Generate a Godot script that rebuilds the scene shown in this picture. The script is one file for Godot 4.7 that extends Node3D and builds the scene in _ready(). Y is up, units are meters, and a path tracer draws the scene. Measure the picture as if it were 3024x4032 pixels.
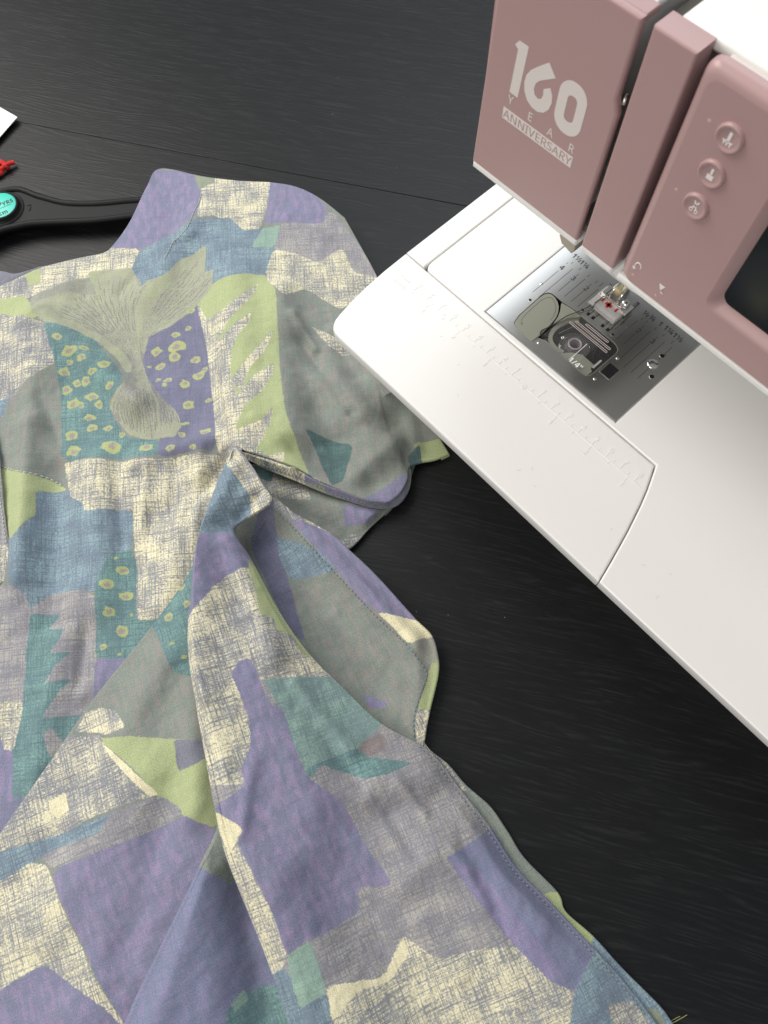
extends Node3D
# A close view of a sewing machine and a printed cotton garment on a black wood-grain table. Lengths below are in centimetres and turned into metres where meshes are made.
const CM := 0.01
const BED := 7.5          # height of the machine bed above the table
const HEAD_Z := -2.9      # front of the machine head
var used := {}
var mats := {}

func _ready() -> void:
	seed(7)
	# camera
	var cam := Camera3D.new()
	cam.name = "camera"
	cam.fov = 67.27
	cam.near = 0.01
	cam.far = 20.0
	cam.transform = Transform3D(Basis(Vector3(0.681071, -0.015486, -0.732054), Vector3(-0.679316, 0.359752, -0.639616), Vector3(0.273263, 0.932920, 0.234496)), Vector3(11.27, 45.489, 20.449) * CM)
	var lens := CameraAttributesPhysical.new()
	lens.frustum_focal_length = 26.0
	lens.frustum_focus_distance = 0.46
	lens.exposure_aperture = 16.0
	cam.attributes = lens
	cam.fov = 67.27
	add_child(cam)
	cam.make_current()
	# surroundings: an even, dim room; a large window behind the table on the left, a second one further right
	var env := Environment.new()
	env.background_mode = Environment.BG_COLOR
	env.background_color = Color(0.93, 0.97, 1.0)
	env.background_energy_multiplier = 0.31
	env.tonemap_mode = Environment.TONE_MAPPER_LINEAR
	env.tonemap_exposure = 1.0
	env.sdfgi_enabled = true
	env.ssao_enabled = true
	env.ssil_enabled = true
	var we := WorldEnvironment.new()
	we.name = "environment"
	we.environment = env
	add_child(we)
	area_light("window_light", Vector3(-125, 125, 36), Vector3(-14, 0, 10), Vector2(120, 100), 2.8, Color(1.0, 0.985, 0.96))
	area_light("rear_window_light", Vector3(-85, 200, -145), Vector3(-5, 0, 0), Vector2(150, 120), 2.0, Color(0.97, 0.985, 1.0))
	area_light("added_front_fill", Vector3(30, 190, 210), Vector3(0, 10, 0), Vector2(160, 120), 2.6, Color(1.0, 0.95, 0.90))  # fill added behind the camera to brighten the pink head front
	make_materials()
	build_table()
	build_machine()
	build_garment()
	build_hanger()
	build_tag_and_yarn()

func area_light(called: String, at: Vector3, towards: Vector3, size: Vector2, energy: float, tint: Color) -> void:
	var l := AreaLight3D.new()
	l.name = called
	l.area_size = size * CM
	l.light_energy = energy
	l.light_color = tint
	l.area_range = 8.0
	l.area_normalize_energy = true
	l.shadow_enabled = true
	add_child(l)
	l.look_at_from_position(at * CM, towards * CM, Vector3.UP)

# ---------------------------------------------------------------- helpers
func numbered(called: String) -> String:
	var n: int = used.get(called, 0)
	used[called] = n + 1
	return called if n == 0 else "%s_%03d" % [called, n]

func thing(called: String, label: String, category: String, at: Vector3, group := "") -> Node3D:
	var o := Node3D.new()
	o.name = numbered(called)
	o.position = at * CM
	add_child(o)
	o.set_meta("label", label)
	o.set_meta("category", category)
	if group:
		o.set_meta("group", group)
	return o

func begin() -> SurfaceTool:
	var st := SurfaceTool.new()
	st.begin(Mesh.PRIMITIVE_TRIANGLES)
	return st

# commits a shape given in world centimetres as a named part of its parent
func part(called: String, st: SurfaceTool, m: Material, parent: Node3D) -> MeshInstance3D:
	var o := MeshInstance3D.new()
	o.name = called
	o.mesh = st.commit()
	o.material_override = m
	parent.add_child(o, true)
	o.position = -parent.position if parent.get_parent() == self else Vector3.ZERO
	return o

func tri(st: SurfaceTool, a: Vector3, b: Vector3, c: Vector3, na: Vector3, nb: Vector3, nc: Vector3) -> void:
	if (b - a).cross(c - a).dot(na + nb + nc) > 0.0:
		var t := b
		b = c
		c = t
		t = nb
		nb = nc
		nc = t
	st.set_normal(na)
	st.add_vertex(a * CM)
	st.set_normal(nb)
	st.add_vertex(b * CM)
	st.set_normal(nc)
	st.add_vertex(c * CM)

func quad(st: SurfaceTool, a: Vector3, b: Vector3, c: Vector3, d: Vector3) -> void:
	var n := (c - a).cross(d - b).normalized()
	tri(st, a, b, c, n, n, n)
	tri(st, a, c, d, n, n, n)

# bands between loops of equal length; group[k] says which bands share smooth normals (-1: a flat band)
func loft(st: SurfaceTool, loops: Array, groups: Array, closed := true, crease := 0.7) -> void:
	var n: int = loops[0].size()
	var cols := n if closed else n - 1
	var nq := []
	for k in loops.size() - 1:
		var row := PackedVector3Array()
		for j in cols:
			var j2 := (j + 1) % n
			var v: Vector3 = (loops[k + 1][j2] - loops[k][j]).cross(loops[k + 1][j] - loops[k][j2])
			row.append(v.normalized() if v.length() > 1e-9 else Vector3.ZERO)
		nq.append(row)
	for k in loops.size() - 1:
		for j in cols:
			var j2 := (j + 1) % n
			var own: Vector3 = nq[k][j]
			var ns := []
			for corner in [[k, j, -1], [k, j, 1], [k + 1, j, 1], [k + 1, j, -1]]:
				var sum := own
				if groups[k] >= 0:
					sum = Vector3.ZERO
					for kk in [corner[0] - 1, corner[0]]:
						if kk < 0 or kk >= nq.size() or groups[kk] != groups[k]:
							continue
						for jj in [j, j + corner[2]]:
							if closed:
								jj = posmod(jj, cols)
							elif jj < 0 or jj >= cols:
								continue
							if nq[kk][jj].dot(nq[kk][j]) > crease:
								sum += nq[kk][jj]
					sum = own if sum.length() < 1e-6 else sum.normalized()
				ns.append(sum)
			tri(st, loops[k][j], loops[k][j2], loops[k + 1][j2], ns[0], ns[1], ns[2])
			tri(st, loops[k][j], loops[k + 1][j2], loops[k + 1][j], ns[0], ns[2], ns[3])

func cap(st: SurfaceTool, loop: PackedVector3Array, flat: PackedVector2Array) -> void:
	var idx := Geometry2D.triangulate_polygon(flat)
	if idx.is_empty():
		return
	var n := (loop[idx[1]] - loop[idx[0]]).cross(loop[idx[2]] - loop[idx[0]]).normalized()
	for i in range(0, idx.size(), 3):
		tri(st, loop[idx[i]], loop[idx[i + 1]], loop[idx[i + 2]], n, n, n)

func inset(poly: PackedVector2Array, by: float) -> PackedVector2Array:
	if absf(by) < 1e-6:
		return poly
	var area := 0.0
	var n := poly.size()
	for i in n:
		area += poly[i].cross(poly[(i + 1) % n])
	var s := signf(area)
	var out := PackedVector2Array()
	for i in n:
		var a := (poly[i] - poly[(i + n - 1) % n]).normalized()
		var b := (poly[(i + 1) % n] - poly[i]).normalized()
		var na := Vector2(-a.y, a.x) * s
		var nb := Vector2(-b.y, b.x) * s
		var m := (na + nb)
		var d := maxf(m.length_squared(), 0.3)
		out.append(poly[i] + m * (2.0 * by / d))
	return out

const FLAT := Transform3D(Basis(Vector3(1, 0, 0), Vector3(0, 1, 0), Vector3(0, 0, 1)), Vector3.ZERO)      # outline in x and z, thickness in y
const FACING := Transform3D(Basis(Vector3(1, 0, 0), Vector3(0, 0, 1), Vector3(0, 1, 0)), Vector3.ZERO)    # outline in x and y, thickness in z

# a plate with an outline, from h0 to h1, its top (and bottom) edges rounded by bt (bb)
func slab(st: SurfaceTool, poly: PackedVector2Array, h0: float, h1: float, bt := 0.0, bb := 0.0, how := FLAT, steps := 4) -> void:
	var rings := []
	if bb > 0.0:
		for i in steps:
			var a := float(i) / steps * PI / 2
			rings.append([bb * (1.0 - sin(a)), h0 + bb * (1.0 - cos(a))])
	rings.append([0.0, h0 + bb])
	rings.append([0.0, h1 - bt])
	if bt > 0.0:
		for i in steps:
			var a := float(i + 1) / steps * PI / 2
			rings.append([bt * (1.0 - cos(a)), h1 - bt + bt * sin(a)])
	var loops := []
	var flats := []
	var groups := []
	for r in rings:
		var f := inset(poly, r[0])
		var l := PackedVector3Array()
		for q in f:
			l.append(how * Vector3(q.x, r[1], q.y))
		loops.append(l)
		flats.append(f)
		groups.append(1)
	loft(st, loops, groups)
	cap(st, loops[0], flats[0])
	cap(st, loops[-1], flats[-1])

func rect(x0: float, y0: float, x1: float, y1: float, r := 0.0, steps := 5) -> PackedVector2Array:
	if r <= 0.0:
		return PackedVector2Array([Vector2(x0, y0), Vector2(x1, y0), Vector2(x1, y1), Vector2(x0, y1)])
	var out := PackedVector2Array()
	for c in [[x1 - r, y0 + r, -PI / 2], [x1 - r, y1 - r, 0.0], [x0 + r, y1 - r, PI / 2], [x0 + r, y0 + r, PI]]:
		for i in steps + 1:
			var a: float = c[2] + PI / 2 * i / steps
			out.append(Vector2(c[0] + r * cos(a), c[1] + r * sin(a)))
	return out

func box(st: SurfaceTool, x0: float, x1: float, y0: float, y1: float, z0: float, z1: float, b := 0.0) -> void:
	slab(st, rect(x0, z0, x1, z1), y0, y1, b, b, FLAT, 2)

func circle(c: Vector2, r: float, n := 24) -> PackedVector2Array:
	var out := PackedVector2Array()
	for i in n:
		out.append(c + Vector2(cos(TAU * i / n), sin(TAU * i / n)) * r)
	return out

# a profile of (radius, height) turned about an axis; how puts local y along that axis
func lathe(st: SurfaceTool, profile: Array, how: Transform3D, n := 28, smooth := true) -> void:
	var loops := []
	var groups := []
	for p in profile:
		var l := PackedVector3Array()
		for i in n:
			l.append(how * Vector3(p[0] * cos(TAU * i / n), p[1], p[0] * sin(TAU * i / n)))
		loops.append(l)
		groups.append(1 if smooth else -1)
	loft(st, loops, groups)

func tube(st: SurfaceTool, pts: PackedVector3Array, r: float, n := 8, twist := 0.0, lobes := 0) -> void:
	var loops := []
	var groups := []
	var side := Vector3.UP
	for i in pts.size():
		var d := (pts[mini(i + 1, pts.size() - 1)] - pts[maxi(i - 1, 0)]).normalized()
		if absf(d.dot(side)) > 0.9:
			side = Vector3.RIGHT
		var u := d.cross(side).normalized()
		side = u.cross(d).normalized()
		var l := PackedVector3Array()
		for j in n:
			var a := TAU * j / n
			var rr := r * (1.0 + (0.28 * cos(lobes * (a + twist * i)) if lobes else 0.0))
			l.append(pts[i] + (u * cos(a) + side * sin(a)) * rr)
		loops.append(l)
		groups.append(1)
	loft(st, loops, groups)
	for e in [0, loops.size() - 1]:
		for j in range(1, n - 1):
			var nn: Vector3 = (loops[e][j] - loops[e][0]).cross(loops[e][j + 1] - loops[e][0]).normalized()
			tri(st, loops[e][0], loops[e][j], loops[e][j + 1], nn, nn, nn)

func spline(p: PackedVector3Array, k := 8) -> PackedVector3Array:
	var out := PackedVector3Array()
	var n := p.size()
	for i in n - 1:
		var a := 2.0 * p[0] - p[1] if i == 0 else p[i - 1]
		var d := 2.0 * p[n - 1] - p[n - 2] if i == n - 2 else p[i + 2]
		for j in k:
			var t := float(j) / k
			var b := p[i]
			var c := p[i + 1]
			out.append(0.5 * (2.0 * b + (c - a) * t + (2.0 * a - 5.0 * b + 4.0 * c - d) * t * t + (3.0 * b - a - 3.0 * c + d) * t * t * t))
	out.append(p[n - 1])
	return out

func points3(l: Array) -> PackedVector3Array:
	var out := PackedVector3Array()
	for i in range(0, l.size(), 3):
		out.append(Vector3(l[i], l[i + 1], l[i + 2]))
	return out

func points2(l: Array) -> PackedVector2Array:
	var out := PackedVector2Array()
	for i in range(0, l.size(), 2):
		out.append(Vector2(l[i], l[i + 1]))
	return out

# raised or printed lettering: at is the middle of the text, right and up give its directions, height is that of a capital
func lettering(called: String, text: String, height: float, at: Vector3, right: Vector3, up: Vector3, thick: float, m: Material, parent: Node3D, bold := false, spread := 1.0) -> MeshInstance3D:
	var t := TextMesh.new()
	var f := SystemFont.new()
	f.font_names = PackedStringArray(["Droid Sans"])
	f.font_weight = 700 if bold else 400
	t.font = f
	t.text = text
	t.font_size = 48
	t.pixel_size = height * CM / (48 * 0.714)
	t.depth = thick * CM
	t.curve_step = 1.0
	var o := MeshInstance3D.new()
	o.name = called
	o.mesh = t
	o.material_override = m
	parent.add_child(o, true)
	right = right.normalized()
	up = up.normalized()
	var base := -parent.position if parent.get_parent() == self else Vector3.ZERO
	o.transform = Transform3D(Basis(right * spread, up, right.cross(up)), at * CM + base)
	return o

func plain(albedo: Color, rough: float, metal := 0.0) -> StandardMaterial3D:
	var m := StandardMaterial3D.new()
	m.albedo_color = albedo.linear_to_srgb()
	m.roughness = rough
	m.metallic = metal
	return m

func noise(f: float, octaves := 1, s := 1, kind := FastNoiseLite.TYPE_SIMPLEX_SMOOTH) -> FastNoiseLite:
	var n := FastNoiseLite.new()
	n.noise_type = kind
	n.frequency = f
	n.seed = s
	n.fractal_type = FastNoiseLite.FRACTAL_FBM if octaves > 1 else FastNoiseLite.FRACTAL_NONE
	n.fractal_octaves = octaves
	return n
# Cloth pieces: four edges of each piece as points in centimetres (x, y, z), the soft folds on it, and its print as outlines in centimetres along the weave.
var cloth := {
	"front_body": {"n": [120, 120], "grain": -53.5, "lo": [-36.43, -25.77], "hi": [-3.2, 25.85], "base": "mottled",
		"top": [-33.45,1,19.82,-32.82,1.2,18.02,-32.26,1.35,16,-31.77,1.4,14.25,-30.68,1.4,11.98,-29.84,1.4,10.45,-29.87,1.45,9.48,-30.59,1.6,7.46,-32.38,1.6,4.6,-33.34,1.3,2.75,-30.5,1.3,0.88,-28.37,1.3,-0.76,-26.49,1.25,-2.53,-24.86,1.2,-3.61,-22.83,1.2,-4.1,-20.38,1.2,-4.19],
		"right": [-20.38,1.2,-4.19,-17.47,1.3,-3.22,-14.96,1.2,-2.38,-11.57,1.2,-0.75,-8.26,1,0.88,-5.43,0.8,2.31,-3.53,0.6,2.88,-1.93,0.45,3.3],
		"bottom": [0.77,0.35,41.41,-0.49,0.4,37.28,-1.53,0.4,33.26,-2.39,0.5,29.13,-3.49,0.6,24.97,-5,0.8,20.99,-7.52,1.4,16.67,-9.89,2.3,14.34,-10.65,2.9,13.5,-9.92,2.9,13.14,-9.35,2.8,12.79,-8.54,2.6,12.24,-7.68,2.4,11.74,-6.8,2.2,11.36,-5.84,2,11.08,-4.71,1.8,10.58,-3.67,1.65,10.1,-2.71,1.5,9.53,-2.2,1.45,9.14,-1.91,1.4,8.63,-1.88,1.3,7.95,-2.03,1.25,7.3,-2.31,1.15,6.71,-2.89,0.9,5.99,-2.71,0.6,5.13,-2.27,0.5,4.31,-1.93,0.45,3.3],
		"left": [-33.45,1,19.82,-28.41,1.2,22.83,-22.64,1,26.52,-14.78,0.9,31.45,-7.96,0.6,35.85,0.77,0.35,41.41],
		"folds": [[-28.09,16.69,-18.03,16.01,0.95,0.55], [-18.03,16.01,-14.82,15.79,0.8,0.3], [-27.8,13.61,-19.66,13.66,1,-0.35], [-13.88,6.01,-9.7,7.2,1.6,-0.45], [-17.93,3.8,-9.16,10.05,1.2,0.55], [-11,6.06,-6.39,6.15,1.3,0.5], [-12.35,0.68,-7.34,3.22,1,0.35], [-11.63,3.65,-10.05,4.04,0.7,-0.3], [-28.54,17.71,-22.17,21.38,1,0.35], [-21.42,22.06,-13.59,28.24,0.8,0.5], [-17.81,22.53,-10.44,28.2,0.9,-0.35], [-16.62,20.33,-9.07,25.5,1.1,0.4], [-10.29,26.81,-3.23,34.41,1,0.35], [-25.36,17.58,-24.37,18.63,1.2,0.3], [-12.58,14.15,-14.8,18.39,0.8,0.35], [-10.9,14.73,-11.15,20.02,0.9,-0.3], [-12.16,15.6,-6.52,22.79,1.2,0.35], [-20.82,5.16,-12.08,10.71,1.5,0.35], [-27.32,3.77,-24.45,10.09,1.1,0.3], [-4.44,5.53,-4.56,9.41,0.8,0.45], [-11.48,13.7,-11.35,16.6,0.35,0.16], [-11.2,14.11,-9.77,18.55,0.3,-0.14], [-12.38,13.93,-13.62,15.96,0.4,0.14], [-12.34,15.09,-7.95,19.25,0.35,0.13], [-13.17,16.67,-9.11,20.48,0.4,-0.12], [-14.13,18.16,-11,21.19,0.35,0.12], [-15.55,19.66,-11.05,22.55,0.3,-0.1], [-17.37,21.59,-12.41,24.85,0.3,0.1], [-26.99,8.19,-26.24,5.04,0.35,0.12], [-26.38,9.86,-26.01,11.73,0.4,-0.12], [-22.91,-0.85,-19.81,-1.69,0.5,0.12], [-15.83,4.34,-13.29,4.87,0.3,0.2], [-14.24,5.08,-7.95,6.34,0.4,-0.18], [-13.53,3,-10.73,2.17,0.4,0.15], [-7.95,6.34,-5.57,5.29,0.35,-0.15], [-7.2,9.4,-4.4,8.77,0.35,0.15], [-11.31,11.35,-8.82,11.12,0.35,0.14], [-23.02,20.27,-19.34,21.31,0.35,-0.14], [-12.81,29.08,-10.43,25.72,0.35,0.12], [-11.1,30.51,-9.36,27.45,0.3,-0.1], [-7.87,31.35,-5.44,29.52,0.35,0.12], [-8.35,27.17,-6.05,29.41,0.3,-0.12], [-5.89,4.17,-7.28,8.54,0.8,-0.25], [-8.29,10.79,-3.54,8.77,1,-0.45], [-5.28,3.52,-3.3,4.8,0.5,0.3]],
		"print": [
			["warm_hatch", [-10.45,-19.94,-9.42,-19.22,-8.04,-16.29,-7.03,-13.63,-6.78,-13.02,-8.61,-13.92,-9.21,-15.95,-11.07,-14.9,-12.47,-15.79,-14.05,-16.3,-13.43,-18.52,-10.65,-18.37]],
			["purple", [-23.67,-25.42,-19.27,-24.33,-19.37,-23.34,-19.01,-22.04,-19.26,-19.63,-21.6,-18.21,-23.56,-17.26,-26.89,-16.93,-26.96,-20.6]],
			["cream_hatch", [-19.1,-24.41,-13.94,-23.24,-14.25,-20.41,-14.89,-18.23,-16.06,-18.07,-16.96,-19.21,-18.09,-19.52,-19.19,-19.42,-19.01,-22.04]],
			["sage_heather", [-19.53,-24.47,-17.91,-24.15,-18.1,-23.19,-19.12,-22.57,-19.35,-23.34]],
			["purple", [-13.94,-23.24,-12.01,-22.82,-10.01,-20.16,-10.32,-18.33,-14.57,-18.65,-14.25,-20.41]],
			["blue_hatch", [-23.39,-17.26,-21.6,-18.21,-19.54,-19.28,-16.98,-19.33,-16.06,-18.07,-14.76,-18.22,-13.42,-18.34,-14.04,-16.08,-14.45,-13.88,-17.04,-13.27,-19.28,-12.95,-20.73,-13.66,-23.49,-13.97,-24.05,-15.96]],
			["mint", [-14.76,-18.22,-13.42,-18.37,-13.96,-16.49,-15.59,-16.46]],
			["cream_hatch", [-35.76,-14.43,-33.37,-16.29,-30.49,-17.81,-26.28,-18.3,-23.4,-17.44,-24.05,-15.77,-25.54,-15.52,-28.46,-15.54,-31.09,-14.48,-33.22,-14.29]],
			["cream_dense", [-35.76,-14.43,-33.37,-16.29,-31.39,-16.34,-31.47,-15.14,-32.74,-14.6,-33.22,-14.29]],
			["sage", [-31.57,-16.58,-30.52,-17,-30.46,-15.59,-31.34,-15.53]],
			["sage", [-35.73,-14.22,-33.24,-14.7,-31.45,-14.65,-30.01,-12.13,-30.42,-11.97,-33.15,-13.49,-35.67,-13.63]],
			["olive_heather", [-31.24,-14.31,-28.46,-15.63,-24.05,-15.86,-23.16,-14.07,-25.58,-12.99,-27.55,-10.62,-29.8,-11.61]],
			["cream_dense", [-35.69,-13.83,-33.15,-13.49,-30.58,-12.08,-29.61,-11.57,-28.95,-8.69,-30.19,-7.92,-30.99,-7.43,-32.68,-5.92,-34.95,-4.93]],
			["blue_hatch", [-35.06,-6.79,-32.71,-6.6,-32.09,-6.83,-32.5,-5.22,-34.95,-4.93]],
			["teal_hatch", [-29.7,-11.66,-26.7,-10.7,-24.6,-7.47,-24.45,-6.31,-25.55,-5.45,-25.27,-4.47,-24.4,-2.87,-22.24,-2.3,-22.19,-1.06,-28.59,-1.71,-28.67,-5.74,-28.95,-8.69]],
			["slate_purple", [-23.77,-9.78,-19.46,-12.46,-18.92,-8.61,-18.74,-5.3,-18.47,-0.95,-22.21,-1.01,-22.24,-2.3,-20.79,-2.97,-20.94,-3.87,-22.1,-5.52,-23.42,-7.69]],
			["cream_hatch", [-19.55,-12.29,-18.78,-12.36,-15.2,-12.9,-14.32,-9.08,-14.48,-6.29,-14.67,-2.93,-14.31,-0.17,-13.43,0.83,-12.29,3.88,-17.6,0.86,-18.47,-0.95,-18.74,-5.3,-18.92,-8.61]],
			["sage", [-19.5,-12.36,-19.1,-13.27,-17.84,-13.38,-15.81,-13.78,-14.63,-13.74,-13.97,-11.92,-14.13,-6.65,-13.94,-2.52,-13.37,-0.41,-12.86,1.48,-13.23,1.9,-15.99,-0.3,-17.15,-1.65,-16.45,-3.23,-17.3,-5.26,-17.08,-7.47,-17.91,-8.59,-18.82,-10.81]],
			["cream_hatch", [-18.81,-10.74,-17.65,-10.77,-16.46,-11.7,-15.08,-12.89,-15.82,-11.42,-16.62,-10.46,-17.35,-9.72,-17.72,-8.9,-17.99,-8.94]],
			["cream_hatch", [-17.8,-8.56,-17.13,-9.28,-16.18,-9.97,-15.67,-10.46,-15.94,-9.43,-16.7,-8.45,-17.08,-7.47,-17.47,-7.39]],
			["cream_hatch", [-17.25,-5.25,-16.5,-6.12,-15.57,-7.54,-14.35,-9,-14.72,-7.97,-15.2,-7.03,-15.94,-6.07,-16.39,-4.9,-16.52,-4.32,-17.15,-4.89]],
			["cream_hatch", [-16.52,-4.32,-15.94,-5.21,-15.38,-5.73,-14.44,-6.37,-14.61,-5.37,-15.32,-4.16,-16.15,-3.44,-16.93,-2.84,-17.38,-3.42]],
			["cream_hatch", [-17.14,-1.6,-16.58,-1.89,-15.53,-2.09,-14.68,-3.01,-15,-1.73,-15.91,-0.37,-16.37,-0.32]],
			["cream_hatch", [-15.8,-0.39,-15.33,0.2,-14.21,-0.18,-14.39,0.82,-15.39,1.39]],
			["olive_flower", [-23.84,-7.85,-24.1,-6.6,-25.26,-5.56,-25.48,-5.13,-24.82,-3.9,-24.24,-3.03,-23.04,-2.48,-21.16,-2.21,-20.76,-3.16,-21.09,-4.24,-22.1,-5.52,-23.12,-7.29,-23.48,-8.85,-22.86,-10.29,-21.41,-10.73,-19.97,-11.83,-18.4,-13.12,-18.18,-14.62,-18.9,-14.77,-18.68,-17.17,-19.85,-16.38,-20.62,-16.08,-21.55,-14.81,-22.83,-14.38,-23.41,-13.95,-23.96,-15.94,-25.57,-16.13,-27.19,-16.16,-26.59,-14.3,-28.48,-14.82,-30.67,-13.93,-30.53,-12.51,-29.44,-11.52,-28.07,-11.22,-26.38,-10.32,-25.02,-8.79,-24.4,-7.52]],
			["cream_hatch", [-14.05,-16.3,-12.47,-15.79,-11.07,-14.9,-9.2,-16.07,-8.61,-13.92,-6.42,-13.17,-6.61,-11.45,-8.51,-11.5,-9.85,-10.69,-12.03,-12.62,-13.42,-11.55,-13.77,-11.89,-14.6,-13.1,-14.59,-14.58]],
			["cream_hatch", [-11.89,-9.49,-10.77,-8.78,-9.25,-7.33,-10.02,-7.26,-10.89,-7.96]],
			["teal_dark", [-12.87,-1.6,-9.91,-0.49,-10.86,1.98,-11.57,2.28,-12.37,-0.41]],
			["purple", [-11.99,2.07,-10.85,2.75,-10.91,3.44,-12.33,2.9]],
			["purple", [-10.12,3.5,-7.84,2.24,-6.73,1.62,-6.9,2.95,-7.94,4.44,-9.6,3.98]],
			["sage", [-6.11,-0.42,-3.53,-0.88,-3.36,1.09,-5.93,1.21]],
			["teal_dark", [-6.59,0.48,-5.72,-0.32,-5.7,0.86,-6.55,1.24]],
			["cream_hatch", [-17.12,-0.68,-15.74,0.21,-12.24,1.85,-12.3,2.59,-14.73,1.61]],
			["cream_hatch", [-28.47,-1.71,-23.9,-1.03,-18.29,-0.7,-16.59,0.04,-18.52,4.42,-20.05,7.09,-22.36,10.17,-23.01,9.21,-23.8,9.08,-23.83,6.26,-24.04,2.7,-24.05,2.1,-26.87,2.06,-26.99,1.49,-27.96,0.77,-28.41,-0.78]],
			["sage", [-32.41,-1.89,-30.61,-0.88,-29.16,-0.58,-28.26,0.11,-29.97,0.25,-29.93,1.82,-30.71,2.82,-30.77,3.49,-31.42,3.25,-32.04,0.74]],
			["blue_hatch", [-29.97,0.25,-28.11,0.16,-27.96,0.77,-26.99,1.49,-26.87,2.06,-24.05,2.1,-24.1,4.68,-25.28,5.05,-25.94,7.32,-26.84,7.06,-29.09,6.85,-30.15,7.65,-30.48,6.74,-31.23,6.2,-31.55,3.51,-30.71,2.92,-29.89,1.82]],
			["warm_hatch", [-34.37,5.7,-31.23,6.2,-30.48,6.74,-30.15,7.65,-29.09,6.85,-26.84,7.06,-26.09,7.49,-26.37,13.61,-26.8,14.25,-27.54,14.84,-28.82,16.69,-31.51,16.29,-33.68,16.05]],
			["teal_hatch", [-25.51,5.26,-25.14,4.85,-24.1,4.68,-23.82,5.69,-23.87,9.09,-22.28,9.3,-24.53,12.07,-24.79,11.24,-26.3,11.07,-26.07,6.83]],
			["teal_hatch", [-30.18,7.96,-28.38,8.19,-28.68,8.45,-29.26,8.93,-27.96,9.25,-28.28,9.87,-28.81,10.57,-27.53,10.62,-28.31,11.27,-29.06,12.33,-27.54,12.09,-28.34,13.11,-29.1,14.21,-26.98,14.23,-27.95,15.95,-29.11,17.88,-31.71,19.15,-30.99,16.46,-30.35,13.15,-30.29,9.63]],
			["warm_hatch", [-27.93,15.81,-28.52,14.77,-28.97,15.06,-28.81,15.88,-28.59,16.39]],
			["purple", [-26.29,11.09,-24.42,11.27,-26.12,13.98,-26.41,13.69]],
			["cream_hatch", [-33.89,12.83,-31.69,12.98,-30.35,13.05,-30.48,14.44,-30.79,15.79,-31.29,15.81,-31.79,14.34,-33.79,14.46]],
			["purple", [-33.24,15.58,-30.76,15.68,-30.74,18.19,-29.88,18.43,-31.65,20.77,-33.14,20.64]],
			["purple", [-33.8,14.29,-31.79,14.34,-31.29,15.81,-32.38,16.21,-33.68,16.05]],
		],
		"dots": [-27.94,-9.32,0.44,-28.68,-10.29,0.32,-26.98,-9.38,0.28,-27.11,-8.71,0.31,-28.07,-8.66,0.19,-25.66,-8.11,0.4,-28.43,-8.08,0.37,-26.45,-7.65,0.28,-27.04,-7.24,0.34,-27.65,-7.23,0.28,-28.33,-6.81,0.37,-25.3,-6.4,0.34,-26.66,-6.08,0.37,-27.88,-5.75,0.43,-27.41,-5.6,0.27,-26.18,-5.44,0.3,-26.79,-4.59,0.33,-27.95,-3.41,0.42,-26.63,-3.83,0.33,-25.59,-3.7,0.27,-24.68,-3.08,0.21,-27.76,-2.32,0.47,-25.31,-2.25,0.59,-23.07,-1.87,0.44,-19.97,-11.83,0.25,-20.19,-10.48,0.22,-21.03,-10.04,0.28,-20.97,-9.11,0.53,-22.42,-9.06,0.37,-21.14,-8.36,0.37,-19.76,-7.97,0.34,-22.19,-8.04,0.31,-19.58,-6.65,0.37,-19.16,-7.05,0.22,-22.32,-6.95,0.21,-21.65,-6.72,0.28,-20.49,-6.25,0.34,-21.89,-6.4,0.18,-23,-8.17,0.12,-19.01,-4.73,0.21,-20.33,-4.63,0.36,-19.2,-2.44,0.39,-20.76,-2.43,0.27,-21.43,-1.47,0.27,-19.97,-1.21,0.21,-20.58,-3.32,0.18,-24.58,5.97,0.33,-25.46,6.83,0.35,-24.42,7.62,0.35,-25.39,8.52,0.36,-24.73,9.65,0.41,-25.82,10.49,0.23,-24.99,5.19,0.11,-24.16,8.76,0.11,-24.89,11,0.12],
		"strands": [
			[18, [-24.82,-3.9,-25.24,-5.07,-24.16,-6.59,-24.35,-8.88,-26.15,-10.79,-28.22,-12.02,-30.36,-12.65], "to", [-23.65,-2.77,-23.45,-4.47,-23.73,-7.42,-24.17,-9.31,-25.36,-11.65,-26.42,-13.92,-27.01,-16.05]],
			[14, [-23.65,-2.77,-23.45,-4.47,-23.73,-7.42,-24.17,-9.31,-25.36,-11.65,-26.42,-13.92,-27.01,-16.05], "to", [-22.22,-2.43,-22.34,-4.76,-23.28,-7.7,-23.67,-9.73,-23.75,-12.15,-22.81,-13.77,-21.42,-14.63]],
			[17, [-22.05,-2.55,-22.22,-4.79,-23.12,-7.29,-23.61,-9.41,-23.3,-11.21,-21.63,-13.61,-18.86,-16.81], "to", [-20.86,-3.18,-21.37,-4.59,-22.69,-6.8,-23.39,-8.85,-22.52,-10.38,-20.45,-11.8,-18.3,-13.64]],
		],
		"stitches": [[-18.97,-22.03,-19.29,-20.43,-19.78,-18.94,-20.36,-17.9,-21.03,-17.26,-21.61,-15.94], [-32.36,-1.81,-31.71,-1.48,-30.61,-0.86,-29.91,-0.79,-29.52,-0.7,-29.16,-0.58,-28.59,-0.2]],
	},
	"front_flap": {"n": [60, 110], "grain": -69.5, "lo": [-43.49, -3.1], "hi": [-16.37, 24.74], "base": "mottled",
		"top": [-8.9,3.12,16.71,-8.7,3.24,16.13,-8.49,3.12,15.62,-8.13,2.88,15.08],
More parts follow.
